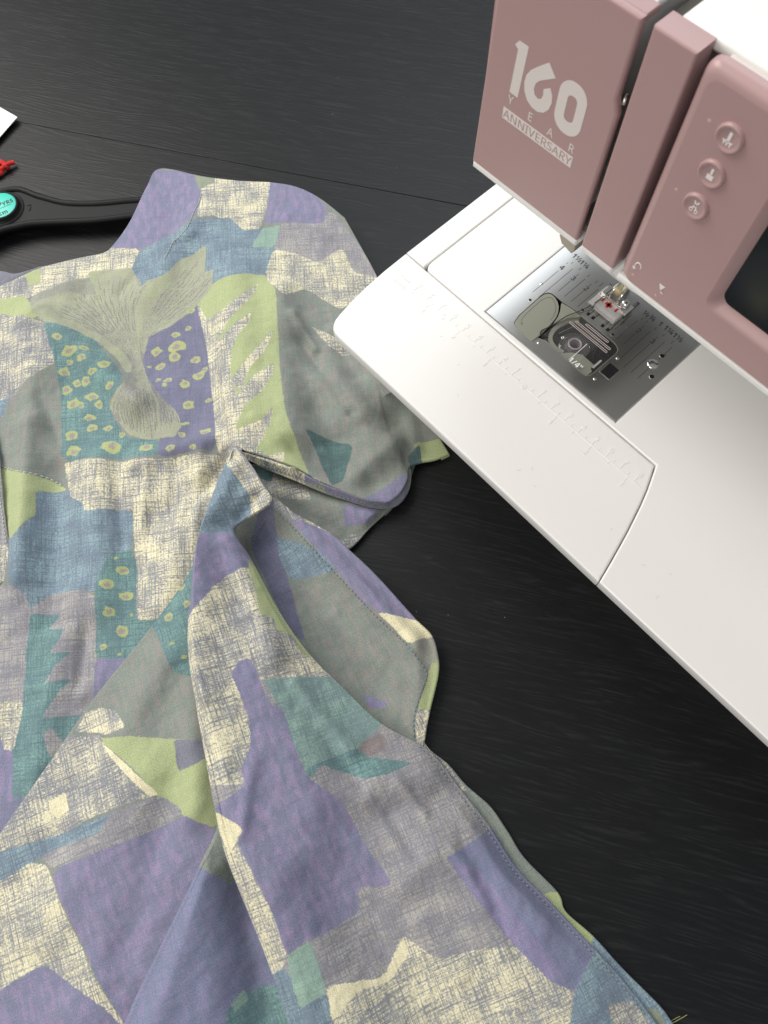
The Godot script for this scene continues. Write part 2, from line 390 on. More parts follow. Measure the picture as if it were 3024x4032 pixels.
		"right": [-8.13,2.88,15.08,-5.87,2.61,17.69,-3.49,2.32,19.95,0.98,2.18,22.82,4.89,2.18,25.03,6.74,2.04,26.74,8.64,1.77,31.09,10.6,1.51,35.6,11.64,1.39,37.81],
		"bottom": [3.43,0.5,47.07,6.12,0.91,43.99,9.37,1.39,40.28,11.64,1.39,37.81],
		"left": [-8.9,3.12,16.71,-8.05,2.76,17.97,-6.59,2.32,20.32,-5.81,2.04,23.05,-5.25,2.04,25.29,-4.5,1.9,28.93,-3.12,1.77,33.62,-2.22,1.77,36.56,-1.43,1.51,39.48,3.43,0.5,47.07],
		"folds": [[-3.23,24.67,0.21,32.78,1,0.35], [-0.55,24.43,4.04,28.32,1,0.45], [0.65,28.54,3.25,37.16,1.6,0.35], [1.85,27.26,6.63,35.02,1,-0.25], [4.72,32.47,7.52,38.42,1.6,0.3], [-0.91,29.87,0.82,36.67,1,-0.2]],
		"print": [
			["teal_hatch", [-24.11,2.43,-20.94,0.36,-21.33,3.64,-23.02,7.14,-23.95,6.42,-24.29,3.86,-24.61,2.9]],
			["cream_hatch", [-23.06,0.91,-22.48,1.16,-22.81,1.61,-23.34,1.77]],
			["cream_hatch", [-30.05,7.29,-29.24,6.53,-28.44,6.57,-27.62,7.1,-27.17,8.27,-28.44,8.19,-28.85,7.89]],
			["warm_hatch", [-30.67,7.4,-28.86,8.01,-28.49,8.46,-30.6,7.74]],
			["sage", [-28.86,8.2,-27.14,8.84,-23.62,10.52,-22.97,11.74,-23.67,14.89,-24.6,14.82,-25.61,13.85,-26.63,12.34,-27.21,10.87]],
			["slate_heather", [-24.99,9.89,-23.52,10.57,-23.2,11.35,-24.23,11.61,-25.28,11.56]],
			["cream_dense", [-30.84,7.53,-29.84,7.68,-28.86,8.2,-27.98,9.76,-26.6,12.25,-28.06,12.1,-30.04,12.02,-32.27,12.08,-35.27,11.86,-36.29,11.4,-33.03,9.2]],
			["cream_hatch", [-33.11,10.03,-31.69,9.98,-31.34,11.35,-32.14,11.65,-32.94,11.43]],
			["cream", [-32.29,10.36,-31.33,10.13,-31.28,11.15,-32.03,11.31,-32.34,10.84]],
			["cream", [-28.77,8.4,-27.97,9.72,-27.16,11.12,-26.6,12.25,-27.02,12.17,-27.74,10.87,-28.45,9.45]],
			["blue_hatch", [-37.27,11.7,-35.24,11.7,-32.27,12.08,-29.09,12.23,-28.96,12.59,-29.91,12.89,-33.06,12.7,-33.61,12.83,-35.62,13.1,-37.57,12.97]],
			["warm_hatch", [-29.09,12.23,-26.6,12.27,-25.52,13.66,-28.18,13.82,-32.8,13.62,-33.36,12.83,-33.05,12.66,-29.91,12.89]],
			["cream_hatch", [-37.62,13.07,-35.62,13.1,-33.97,12.83,-33.19,13.24,-32.83,14.38,-32.4,17.08,-31.88,19.55,-31.23,22.11,-32.21,21.67,-33.34,19.13,-34.33,17.64,-36.05,17.79,-36.84,17.96,-38.82,18.09]],
			["purple", [-32.89,13.65,-28.18,13.82,-25.57,13.76,-24.51,14.85,-23.99,16.2,-27.32,18.75,-30.83,22.28,-31.23,22.11,-31.83,19.46,-32.34,16.86]],
			["purple", [-38.82,18.09,-36.81,17.92,-34.87,17.68,-34.26,17.78,-32.12,20.35,-31.23,22.11,-32.04,24.84,-39.68,21.89]],
		],
		"dots": [-22.16,1.7,0.31,-23.38,3.23,0.29,-22.18,2.94,0.22,-23.59,4.83,0.14,-23.17,5.81,0.18,-23.09,2.27,0.11],
	},
	"front_fold": {"n": [40, 70], "grain": -71.2, "lo": [-33.89, 12.66], "hi": [-21.57, 27.66], "base": "lavender",
		"top": [4.82,2.55,26.99,5.42,2.55,26.17,5.94,2.1,25.44],
		"right": [5.94,2.1,25.44,8.33,1.81,27.01,11.35,1.54,28.2,15.54,1.16,30.02,18.03,1.03,31.02],
		"bottom": [10.34,2.71,38.69,13.08,3,35.6,15.53,1.81,33.43,18.03,1.03,31.02],
		"left": [4.82,2.55,26.99,5.77,3,28.08,6.42,3.25,29.51,7.33,3.38,31.62,8.67,3.25,34.9,9.39,3.12,36.49,10.34,2.71,38.69],
		"folds": [[7.2,30.39,10.59,35.84,1,0.35], [8.15,28.74,13.61,31.73,1.1,-0.5]],
		"print": [
			["heather_green", [-24.69,12.93,-23.59,13.45,-24.27,15.75,-24.88,17.16,-25.33,16.42,-26.03,15.47]],
			["teal_hatch", [-26.85,22.04,-25.95,21.99,-25.05,22.05,-23.59,22.78,-23.71,25.95,-27.88,23.69]],
			["mint", [-26.74,22,-26.05,21.7,-26.05,22.26,-26.68,22.38]],
		],
	},
	"front_panel": {"n": [96, 150], "grain": -69.1, "lo": [-24.18, -5.17], "hi": [-5.77, 35.11], "base": "warm_hatch",
		"top": [-9.96,4.03,14.06,-10.11,4.03,13.77,-10.08,4.03,13.61,-9.89,4.03,13.58],
		"right": [-9.89,4.03,13.58,-8.29,3.9,13.71,-6.97,3.77,13.97,-6.22,3.71,14.08,-5.97,3.64,14.37,-6.01,3.58,15.06,-6.27,3.38,15.94,-6.37,3.25,16.7,-6.2,3.19,16.99,-5.47,3.12,17.18,-4.37,2.99,17.31,-1.17,2.65,18.07,1.23,2.48,18.41,2.83,2.32,18.45,3.95,2.16,18.35,7.39,1.43,18.03,9.86,0.92,17.14,10.96,0.75,16.99,13.15,0.7,17.18,15.35,0.7,17.36,17.74,0.7,17.78,19.92,0.65,17.66,22.12,0.6,17.62,24.54,0.6,17.57,27.33,0.6,17.79,29.97,0.6,18.26],
		"bottom": [16.78,3.12,31.55,18.99,2.48,29.41,22.1,1.71,26.34,25.28,1.04,23.16,29.97,0.6,18.26],
		"left": [-9.96,4.03,14.06,-9.05,4.16,15.77,-7.81,4.29,17.71,-6.36,4.42,19.5,-4.4,4.55,21.38,-2.42,4.68,23.05,-0.25,4.81,24.32,2.59,4.94,25.7,5.01,4.94,26.96,6.99,4.81,27.91,9.01,4.55,28.6,11.44,4.16,29.36,13.63,3.77,30.17,16.78,3.12,31.55],
		"folds": [[-6.23,19.05,-0.14,24.17,1.3,0.4], [1.34,24.38,14.78,30.29,1.6,0.35], [-5.65,17.61,1.08,19.91,0.7,0.35], [0.58,20.83,9.59,23.97,2.2,0.6], [9.56,20.73,11.54,17.27,1,0.35], [10.07,23.13,13.33,17.35,1.1,-0.3], [12.81,20.51,23.83,20.5,2.2,0.5], [11.2,25.39,20.78,25.15,1.6,-0.35], [13.64,18,20.02,18.61,1,0.25], [14.04,22.33,14.24,19.93,0.9,0.25], [9.93,26.75,16.56,28.35,1.4,0.3], [-9.06,14.32,-7.44,17.4,0.5,0.25], [-5.49,20.31,-1.8,19.54,0.3,0.12], [-4.04,21.94,-0.67,21.79,0.3,-0.1], [2.94,20.15,7.53,20.2,0.4,0.14], [6.17,20.97,9.23,21.09,0.35,-0.12], [10.38,19.52,12.5,19.55,0.3,0.16], [11.2,20.95,13.59,21.26,0.35,-0.14], [4.72,24.25,7,26.76,0.35,0.12], [14.56,19.58,17.74,20.17,0.35,0.12], [16.56,19.61,20.48,20.74,0.4,-0.12], [7.3,25.14,10.56,24.2,0.4,0.12], [12.75,26.75,15.63,25.4,0.4,-0.12], [15.84,23.41,19.05,23.42,0.4,0.12], [-6.88,14.66,-6.72,16.21,0.35,-0.3]],
		"print": [
			["blue_hatch", [-18.04,-3.37,-17,-4.39,-16.72,-2.82,-16.5,-1.41,-16.97,-0.23,-18.18,0.39,-20.16,0.15,-19.75,-0.88]],
			["cream_hatch", [-17.19,-4.18,-16.38,-4.57,-15.96,-2.73,-15.28,-0.77,-15.44,-0.32,-16.26,-0.15,-17.47,-0.11,-18.2,0.07,-16.85,-0.29,-16.59,-1.54,-17.16,-3.39]],
			["cream_dense", [-18.08,0.04,-16.26,-0.15,-15.4,-0.44,-15.57,0.02,-16.76,0.53,-17.65,1.86,-17.91,1.7]],
			["purple", [-21.11,-0.23,-20.02,0.19,-18.16,0.3,-17.79,2.1,-18.15,2.79,-19.36,2.87,-21.28,4.26,-22.28,4.69,-21.92,2.63]],
			["cream_hatch", [-22.28,4.69,-21.28,4.26,-19.36,2.87,-18.12,2.71,-17.75,3.28,-17.87,4.8,-17.66,5.86,-16.91,8.26,-16.24,8.91,-15.78,10.16,-19.22,9.21,-20.07,9.23,-20.6,9.25,-20.54,12.32,-21.73,13.93,-24.22,12.91,-23.13,6.91]],
			["cream_dense", [-21.91,6.15,-20.03,5.45,-18.32,5.32,-17.78,5.96,-17.2,7.19,-16.85,8.75,-18.15,8.87,-19.08,8.81,-19.56,7.96,-20.54,8.05,-20.73,9.01,-22.1,9.12,-22.39,7.62]],
			["sage", [-17.93,2.2,-17.44,3.32,-16.61,7.34,-16.24,8.91,-16.51,8.72,-17,8.24,-17.04,7.28,-17.78,6.73,-17.69,5.99,-18.31,5.66,-18.09,4.15,-18.08,3]],
			["mint_hatch", [-19.21,9.21,-17.55,9.57,-15.79,10.16,-14.01,13.45,-15.48,13.92,-15.93,14.23,-18.1,14.28,-18.49,14.78,-19.08,14.44,-18.94,12.8,-18.98,10.71]],
			["teal_hatch", [-18.08,14.19,-15.91,14.17,-15.49,14.84,-14.16,15.55,-13.39,15.97,-14.93,16.04,-16.17,15.78,-17.92,14.35,-18.66,14.72,-19.08,14.44]],
			["rose_heather", [-15.91,14.17,-15.48,13.92,-14.41,13.87,-14.25,14.62,-15.49,14.84]],
			["purple", [-20.69,8.35,-20.15,7.85,-19.63,7.85,-19.38,8.47,-19.42,9.7,-19.18,11.33,-18.94,13.12,-19.33,14.88,-21.73,13.93,-21.21,12.89,-20.5,12.33,-20.6,9.25]],
			["purple", [-20.38,10.29,-18.81,10.85,-18.86,13.36,-18.74,14.76,-17.62,16.28,-17.2,19.02,-16.75,20.38,-16.76,21.06,-18.28,20.48,-18.67,21.53,-20.3,21.73,-21.33,21.61,-22.36,21.81,-22.31,19.76,-22.55,17.84,-22.86,16.32,-22.34,15.83,-23.36,14.67,-23.4,14.39,-21.75,14.03,-21.6,13.04,-20.91,12.34]],
			["cream", [-23.58,14.44,-22.34,15.83,-22.9,16.3,-23.37,16.65,-23.55,15.9,-23.89,14.66]],
			["cream_hatch", [-23.55,15.9,-23.37,16.65,-22.86,16.32,-22.31,19.76,-22.32,21.79,-22.72,22.28,-23.96,22.47,-24.64,20.25,-24.25,17.18]],
			["mint", [-22.31,21.8,-21.15,21.7,-21.13,22.74,-21.2,23.99,-22.62,24.14,-22.51,22.66]],
			["blue_hatch", [-24.7,22.32,-23.96,22.47,-22.68,22.23,-22.51,22.71,-22.62,24.14,-21.17,24.02,-21.82,26.66,-24.81,25.36]],
			["cream_hatch", [-21.13,23.74,-18.61,24.65,-17.09,23.33,-15.89,25,-13.9,25.29,-12.01,25.93,-11.38,27.37,-10.27,28.85,-11.04,29.93,-11.86,31.28,-21.61,26.9,-21.35,25.37]],
			["cream", [-21.13,23.74,-18.61,24.65,-17.86,24.05,-17.07,23.43,-17.18,24.34,-18.49,24.99,-19.85,24.6,-21.14,25.15,-21.38,25.17]],
			["lavender", [-13.65,20.89,-12.7,20.83,-10.6,20.58,-10.18,22.44,-9.33,24.8,-8.09,27.38,-8.06,27.87,-10.18,28.81,-11.12,27.94,-12.24,25.54,-12.86,23.58,-13.31,22.17]],
			["purple_soft", [-13.6,20.93,-13.31,22.17,-12.86,23.58,-12.24,25.54,-11.12,27.94,-10.23,27.89,-10.99,26.04,-11.77,23.7,-12.37,21.98]],
			["blue_hatch", [-10.18,28.81,-8.12,27.72,-7.48,29.39,-6.35,32.34,-7.13,33.66,-11.98,31.58,-11.04,29.93]],
			["cream_dense", [-8.96,30.02,-7.66,30.44,-7.27,31.51,-7.4,32.23,-9,31.5]],
		],
		"stitches": [[-12.71,15.29,-12.24,16.34,-11.65,18.41,-11.03,20.55,-10.57,22.92,-9.69,24.93,-8.86,26.95,-7.95,29.19,-7.22,31.46]],
	},
	"side_slit": {"n": [50, 80], "grain": -74.5, "lo": [-20.23, -3.83], "hi": [-9.87, 14.74], "base": "mottled",
		"top": [-6.96,2.3,14.29,-6.88,2.45,14.03,-6.64,2.5,13.85,-6.38,2.4,13.73],
		"right": [-6.38,2.4,13.73,-4.95,2.1,13.45,-2.82,1.9,12.77,-1.25,1.7,12.59,1.03,1.4,12.43,4.36,1.2,12.5,5.79,1.15,12.48,6.81,1.1,12.99,7.65,1,13.73,8.75,0.9,15.42,9.38,0.75,16.35,9.93,0.6,17.1],
		"bottom": [5.69,0.4,21.19,6.94,0.4,19.85,8.64,0.4,18.58,9.93,0.6,17.1],
		"left": [-6.96,2.3,14.29,-7.84,1.2,16.46,-6.55,0.7,18.36,-2.94,0.5,19.52,0.9,0.4,20.23,3.82,0.4,20.96,5.69,0.4,21.19],
		"folds": [[-6.1,14.19,5.37,13.31,0.9,0.35], [5.56,13.5,9.01,16.27,0.7,0.25], [-1.08,16.98,5.49,17.06,1.2,-0.2], [1.04,15.93,6.37,15.73,0.6,0.15]],
		"print": [
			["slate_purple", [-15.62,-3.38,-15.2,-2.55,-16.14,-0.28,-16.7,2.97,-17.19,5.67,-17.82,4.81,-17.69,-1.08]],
			["blue_hatch", [-16.03,-0.75,-14.87,0.57,-13.68,2.21,-13.83,3.02,-14.96,2.53,-16.27,2.17,-16.49,0.98]],
			["purple", [-14.84,-1.06,-14.28,-1.18,-13.47,2.58,-12.85,6.25,-13.19,5.41,-13.83,2.52,-14.51,0.42]],
			["cream_dense", [-15.2,-3.11,-14.39,-2.04,-12.95,0.93,-14.19,-0.21,-15.26,-1.81]],
			["purple", [-14.51,-0.9,-13.08,0.69,-11.72,4.32,-10.8,7.86,-12.74,6.31,-13.17,4.08,-13.78,1.64]],
			["cream", [-12.74,6.31,-10.81,7.82,-10.26,9.06,-11.99,8.84,-12.32,7.52]],
			["olive_heather", [-11.99,8.84,-11.08,8.88,-10.01,9.32,-10.57,10.58,-11.49,10.36]],
			["sage", [-11.43,10.39,-10.56,10.33,-11.22,11.75,-12.38,12.7,-13.29,12.25,-12.02,11.09]],
			["cream_hatch", [-13.29,12.25,-12.35,12.65,-13.66,14.37,-14.25,14.06,-13.75,12.89]],
			["purple", [-15.63,9.87,-14.47,11.13,-15.04,11.21,-15.58,10.79]],
		],
		"stitches": [[-15.41,-1.8,-14.98,-0.78,-14.4,1.27,-13.67,3.76,-12.92,6.39,-12.23,8.35,-11.86,10.06,-11.86,10.79,-12.75,11.62,-13.66,12.59,-14.16,13.65], [-15.57,-2.04,-16.53,-1.73,-17.32,-1.15,-17.74,-0.54]],
	},
	"sleeve_underside": {"n": [50, 40], "grain": -59, "lo": [-17.74, -2.66], "hi": [-5.19, 5.79], "base": "mottled",
		"top": [-10.57,0.8,13.6,-8.29,0.8,11.65,-6.3,0.7,9.48,-4.54,0.6,7.07,-3.74,0.4,5.38,-3.26,0.3,4.8],
		"right": [-3.26,0.3,4.8,-2.87,0.3,5.58,-2.23,0.35,6.81,-1.81,0.4,8.62],
		"bottom": [-6.71,0.5,15.32,-3.96,0.5,14.63,-2.33,0.5,13.77,-1.59,0.45,12.38,-1.74,0.45,10.46,-1.81,0.4,8.62],
		"left": [-10.57,0.8,13.6,-8.92,0.7,14.59,-6.71,0.5,15.32],
		"folds": [[-7.59,13.07,-2.17,10.06,0.8,0.35]],
		"print": [
			["cream_dense", [-16.35,-1.67,-13.31,0.49,-13.12,1.57,-15.44,0.84]],
			["purple", [-11.17,2.23,-9.13,2.93,-9.91,3.7,-11.53,3.54]],
			["cream_dense", [-11.25,4.03,-10.42,4.32,-11.35,4.98,-12.1,4.5]],
			["teal_dark", [-16.32,-1.78,-15.17,-0.98,-15.37,-0.17,-16.42,-1.13]],
		],
	},
	"sleeve_hem": {"n": [70, 16], "grain": -70.6, "lo": [-16.93, -6.02], "hi": [-5.89, 1.93], "base": "mottled",
		"top": [-10.54,2.75,13.6,-9.93,2.7,13.19,-9.38,2.6,12.81,-8.58,2.4,12.25,-7.72,2.2,11.74,-6.83,2,11.36,-5.88,1.85,11.07,-4.77,1.65,10.54,-3.75,1.5,10.05,-2.82,1.35,9.43,-2.36,1.3,9,-2.06,1.2,8.26,-2.17,1.1,7.4,-2.5,1,6.68,-2.96,0.85,6.04],
		"right": [-2.96,0.85,6.04,-2.92,0.8,5.96,-2.89,0.7,5.86],
		"bottom": [-9.77,2.15,13.33,-8.24,2.05,12.79,-6.74,1.8,12.04,-5.08,1.5,11.24,-3.56,1.15,10.32,-2.42,0.95,9.58,-1.72,0.85,8.82,-1.51,0.8,7.98,-1.75,0.75,7.11,-2.24,0.7,6.4,-2.89,0.7,5.86],
		"left": [-10.54,2.75,13.6,-10.13,2.4,13.42,-9.77,2.15,13.33],
		"folds": [[-10.38,13.2,-7.13,11.75,0.3,0.3], [-7.13,11.75,-1.95,9.06,0.3,0.35]],
		"print": [
			["cream_hatch", [-16.45,-5.76,-12.93,-2.6,-13.16,-1.93,-14.6,-2.96,-15.92,-4.65]],
			["purple", [-12.93,-2.6,-12.16,-1.81,-12.21,-1.09,-13.16,-1.93]],
			["sage_heather", [-13.1,-2.08,-12.09,-1.28,-12.27,-1.11,-13.13,-1.73]],
			["purple", [-12.12,-1.35,-10.53,-0.03,-10.67,0.27,-12.21,-1.09]],
			["slate_heather", [-10.45,-0.19,-6.93,0.43,-7.72,2.18,-10.82,0.63]],
		],
		"stitches": [[-15.32,-4.15,-13.5,-2.51,-11.78,-0.78,-9.94,0.73]],
	},
	"side_seam_edge": {"n": [16, 110], "grain": -77.7, "lo": [-15.9, 11.8], "hi": [-10.03, 34.35], "base": "heather_green",
		"top": [8.9,0.5,17.39,9.36,0.55,17.12,9.81,0.6,16.94],
		"right": [9.81,0.6,16.94,10.43,0.5,16.96,11.59,0.45,16.76,12.98,0.4,16.8,14.68,0.35,16.61,16.18,0.35,16.82,17.73,0.3,17.11,20.07,0.3,17.04,20.98,0.3,17.4,22.7,0.3,17.21,24.67,0.3,17.21,26.96,0.3,17.09,27.97,0.3,17.2,30.71,0.3,17.58],
		"bottom": [28.57,0.3,19.89,29.32,0.35,19.07,30.71,0.3,17.58],
		"left": [8.9,0.5,17.39,10.15,0.4,17.87,12.59,0.4,18.09,15.11,0.4,18.48,17.54,0.4,18.85,19.6,0.4,18.56,22.05,0.35,18.74,24.43,0.35,18.59,26.73,0.3,18.77,28.57,0.3,19.89],
		"folds": [],
		"print": [
			["cream_dense", [-14.56,12.07,-14.24,13.65,-13.97,15.01,-13.77,16.48,-14.19,16.38,-14.49,14.56,-15.1,12.96]],
			["sage", [-13.24,22.77,-12.28,23.21,-12.37,24.43,-11.88,25.9,-12.36,26.13,-12.75,24.73]],
			["blue_hatch", [-12.35,26.01,-11.63,25.79,-10.76,30.34,-11.09,32.3,-12.75,31.33]],
			["sage_heather", [-11.65,29.69,-11.19,30.09,-11.21,30.91,-11.64,30.67]],
		],
	},
	"button_placket": {"n": [14, 50], "grain": -60.3, "lo": [-35.16, -10.27], "hi": [-31.01, 2.84], "base": "warm_hatch",
		"top": [-25.21,1.4,24.69,-24.25,1.5,24,-23.5,1.4,23.62],
		"right": [-23.5,1.4,23.62,-21.97,1.45,24.21,-20.14,1.5,25.15,-17.86,1.5,26.38,-15.73,1.45,27.44,-14.98,1.4,27.86,-13.93,1.25,28.56],
		"bottom": [-15.34,1,31.04,-14.53,1.2,29.97,-14.19,1.25,29.34,-13.93,1.25,28.56],
		"left": [-25.21,1.4,24.69,-22.33,1.4,26.47,-18.34,1.3,29,-15.34,1,31.04],
		"folds": [],
		"print": [
			["cream_dense", [-34.99,-1.05,-31.63,-0.07,-31.39,0.68,-31.59,2.75,-35.22,1.81]],
			["sage", [-34.69,-8.54,-31.93,-7.28,-31.91,-4.5,-34.78,-5.79]],
		],
		"stitches": [[-32,-4.51,-31.94,-2.91,-31.84,-1.32,-31.75,-0.09]],
	},
	"back_neckband": {"n": [50, 14], "grain": -56.7, "lo": [-35.83, -20.9], "hi": [-25.76, -17.29], "base": "slate_heather",
		"top": [-36.25,0.8,18.21,-34.1,0.9,16.6,-33.08,1,16,-32.53,1.1,15.13,-32.06,1.2,14.26,-31.56,1.2,13.65,-30.93,1.1,12.7,-30.34,0.9,11.61],
		"right": [-30.34,0.9,11.61,-30.01,0.8,11.96,-29.59,0.6,12.47],
		"bottom": [-34.82,0.5,19.28,-33.1,0.6,17.42,-32.17,0.7,15.63,-30.99,0.7,14.05,-29.59,0.6,12.47],
		"left": [-36.25,0.8,18.21,-35.48,0.7,18.75,-34.82,0.5,19.28],
		"folds": [],
		"print": [
		],
	},
}

# ---------------------------------------------------------------- materials
func make_materials() -> void:
	mats.white = plain(Color(0.83, 0.82, 0.80), 0.36)
	var fine := noise(0.35, 2, 3)
	var grit := NoiseTexture2D.new()
	grit.width = 512
	grit.height = 512
	grit.seamless = true
	grit.noise = fine
	mats.white.heightmap_enabled = false
	var gritn := ImageTexture.create_from_image(normal_from(fine.get_seamless_image(512, 512), 1.2))
	for m in [mats.white]:
		m.normal_enabled = true
		m.normal_texture = gritn
		m.normal_scale = 0.10
		m.uv1_triplanar = true
		m.uv1_scale = Vector3.ONE * 22.0
	mats.white_pearl = mats.white.duplicate()
	mats.white_pearl.albedo_color = Color(0.76, 0.755, 0.735).linear_to_srgb()
	mats.white_pearl.metallic = 0.12
	mats.white_pearl.roughness = 0.42
	mats.white_pearl.normal_scale = 0.35
	mats.pink = plain(Color(0.44, 0.282, 0.278), 0.36)
	mats.pink.normal_enabled = true
	mats.pink.normal_texture = gritn
	mats.pink.normal_scale = 0.08
	mats.pink.uv1_triplanar = true
	mats.pink.uv1_scale = Vector3.ONE * 30.0
	mats.print_grey = plain(Color(0.74, 0.68, 0.65), 0.5)
	mats.steel = plain(Color(0.47, 0.47, 0.465), 0.28, 1.0)
	mats.steel.normal_enabled = true
	mats.steel.normal_texture = gritn
	mats.steel.normal_scale = 0.10
	mats.steel.uv1_triplanar = true
	mats.steel.uv1_scale = Vector3.ONE * 40.0
	mats.chrome = plain(Color(0.72, 0.71, 0.69), 0.14, 1.0)
	mats.nickel = plain(Color(0.62, 0.60, 0.56), 0.26, 1.0)
	mats.brass = plain(Color(0.92, 0.82, 0.52), 0.35, 1.0)
	mats.bright_metal = plain(Color(0.72, 0.71, 0.69), 0.3, 0.55)
	mats.milky = plain(Color(0.85, 0.84, 0.84), 0.3)
	mats.milky.transparency = BaseMaterial3D.TRANSPARENCY_ALPHA
	mats.milky.albedo_color.a = 0.3
	mats.black = plain(Color(0.010, 0.010, 0.012), 0.65)
	mats.black.metallic_specular = 0.35
	mats.ink = plain(Color(0.035, 0.035, 0.038), 0.6)
	mats.engraving = plain(Color(0.09, 0.09, 0.092), 0.45, 0.6)
	mats.beige = plain(Color(0.25, 0.255, 0.21), 0.45)
	mats.beige_dark = plain(Color(0.13, 0.13, 0.11), 0.5)
	mats.red = plain(Color(0.42, 0.012, 0.02), 0.4)
	mats.gap = plain(Color(0.30, 0.29, 0.28), 0.5)
	mats.grey = plain(Color(0.30, 0.29, 0.27), 0.5)
	mats.screen = plain(Color(0.012, 0.016, 0.018), 0.12)
	mats.hanger = plain(Color(0.012, 0.012, 0.013), 0.5)
	mats.hanger.metallic_specular = 0.32
	mats.turquoise = plain(Color(0.05, 0.58, 0.46), 0.35)
	mats.paper = plain(Color(0.86, 0.86, 0.85), 0.8)
	mats.yarn = plain(Color(0.62, 0.025, 0.02), 0.9)
	mats.yarn.rim_enabled = true
	mats.yarn.rim = 0.5
	mats.thread_dark = plain(Color(0.03, 0.03, 0.03), 0.6)
	mats.thread_slate = plain(Color(0.24, 0.28, 0.29), 0.8)
	mats.thread_pale = plain(Color(0.55, 0.56, 0.54), 0.8)
	mats.thread_olive = plain(Color(0.30, 0.31, 0.14), 0.8)
	mats.cutter = plain(Color(0.36, 0.32, 0.26), 0.22, 0.5)
	mats.indicator = plain(Color(0.62, 0.40, 0.34), 0.4)
	mats.lint = plain(Color(0.5, 0.5, 0.5), 0.9)
	mats.clear = plain(Color(0.93, 0.93, 0.95), 0.06)
	mats.clear.transparency = BaseMaterial3D.TRANSPARENCY_ALPHA
	mats.clear.albedo_color.a = 0.012
	mats.clear_thick = plain(Color(0.97, 0.97, 0.97), 0.05)
	mats.clear_thick.refraction_enabled = true
	mats.clear_thick.refraction_scale = 0.05
	mats.clear_thick.albedo_color.a = 0.04
	mats.smoke = plain(Color(0.30, 0.25, 0.28), 0.2)
	mats.smoke.transparency = BaseMaterial3D.TRANSPARENCY_ALPHA
	mats.smoke.albedo_color.a = 0.4
	mats.icon = plain(Color(0.84, 0.80, 0.78), 0.5)

func normal_from(im: Image, strength: float) -> Image:
	var c := im.duplicate() as Image
	c.convert(Image.FORMAT_RGBA8)
	c.bump_map_to_normal_map(strength)
	return c

# streaks: noise drawn narrow and pulled out along x (or y)
func streaks(w: int, h: int, pull: int, f: float, octaves: int, s: int, along_x: bool, seamless := false) -> Image:
	var n := noise(f, octaves, s)
	var a := maxi(w / pull, 8) if along_x else w
	var b := h if along_x else maxi(h / pull, 8)
	var im: Image = n.get_seamless_image(a, b, false, false, 0.1) if seamless else n.get_image(a, b, false, false, true)
	im.convert(Image.FORMAT_L8)
	im.resize(w, h, Image.INTERPOLATE_CUBIC)
	return im

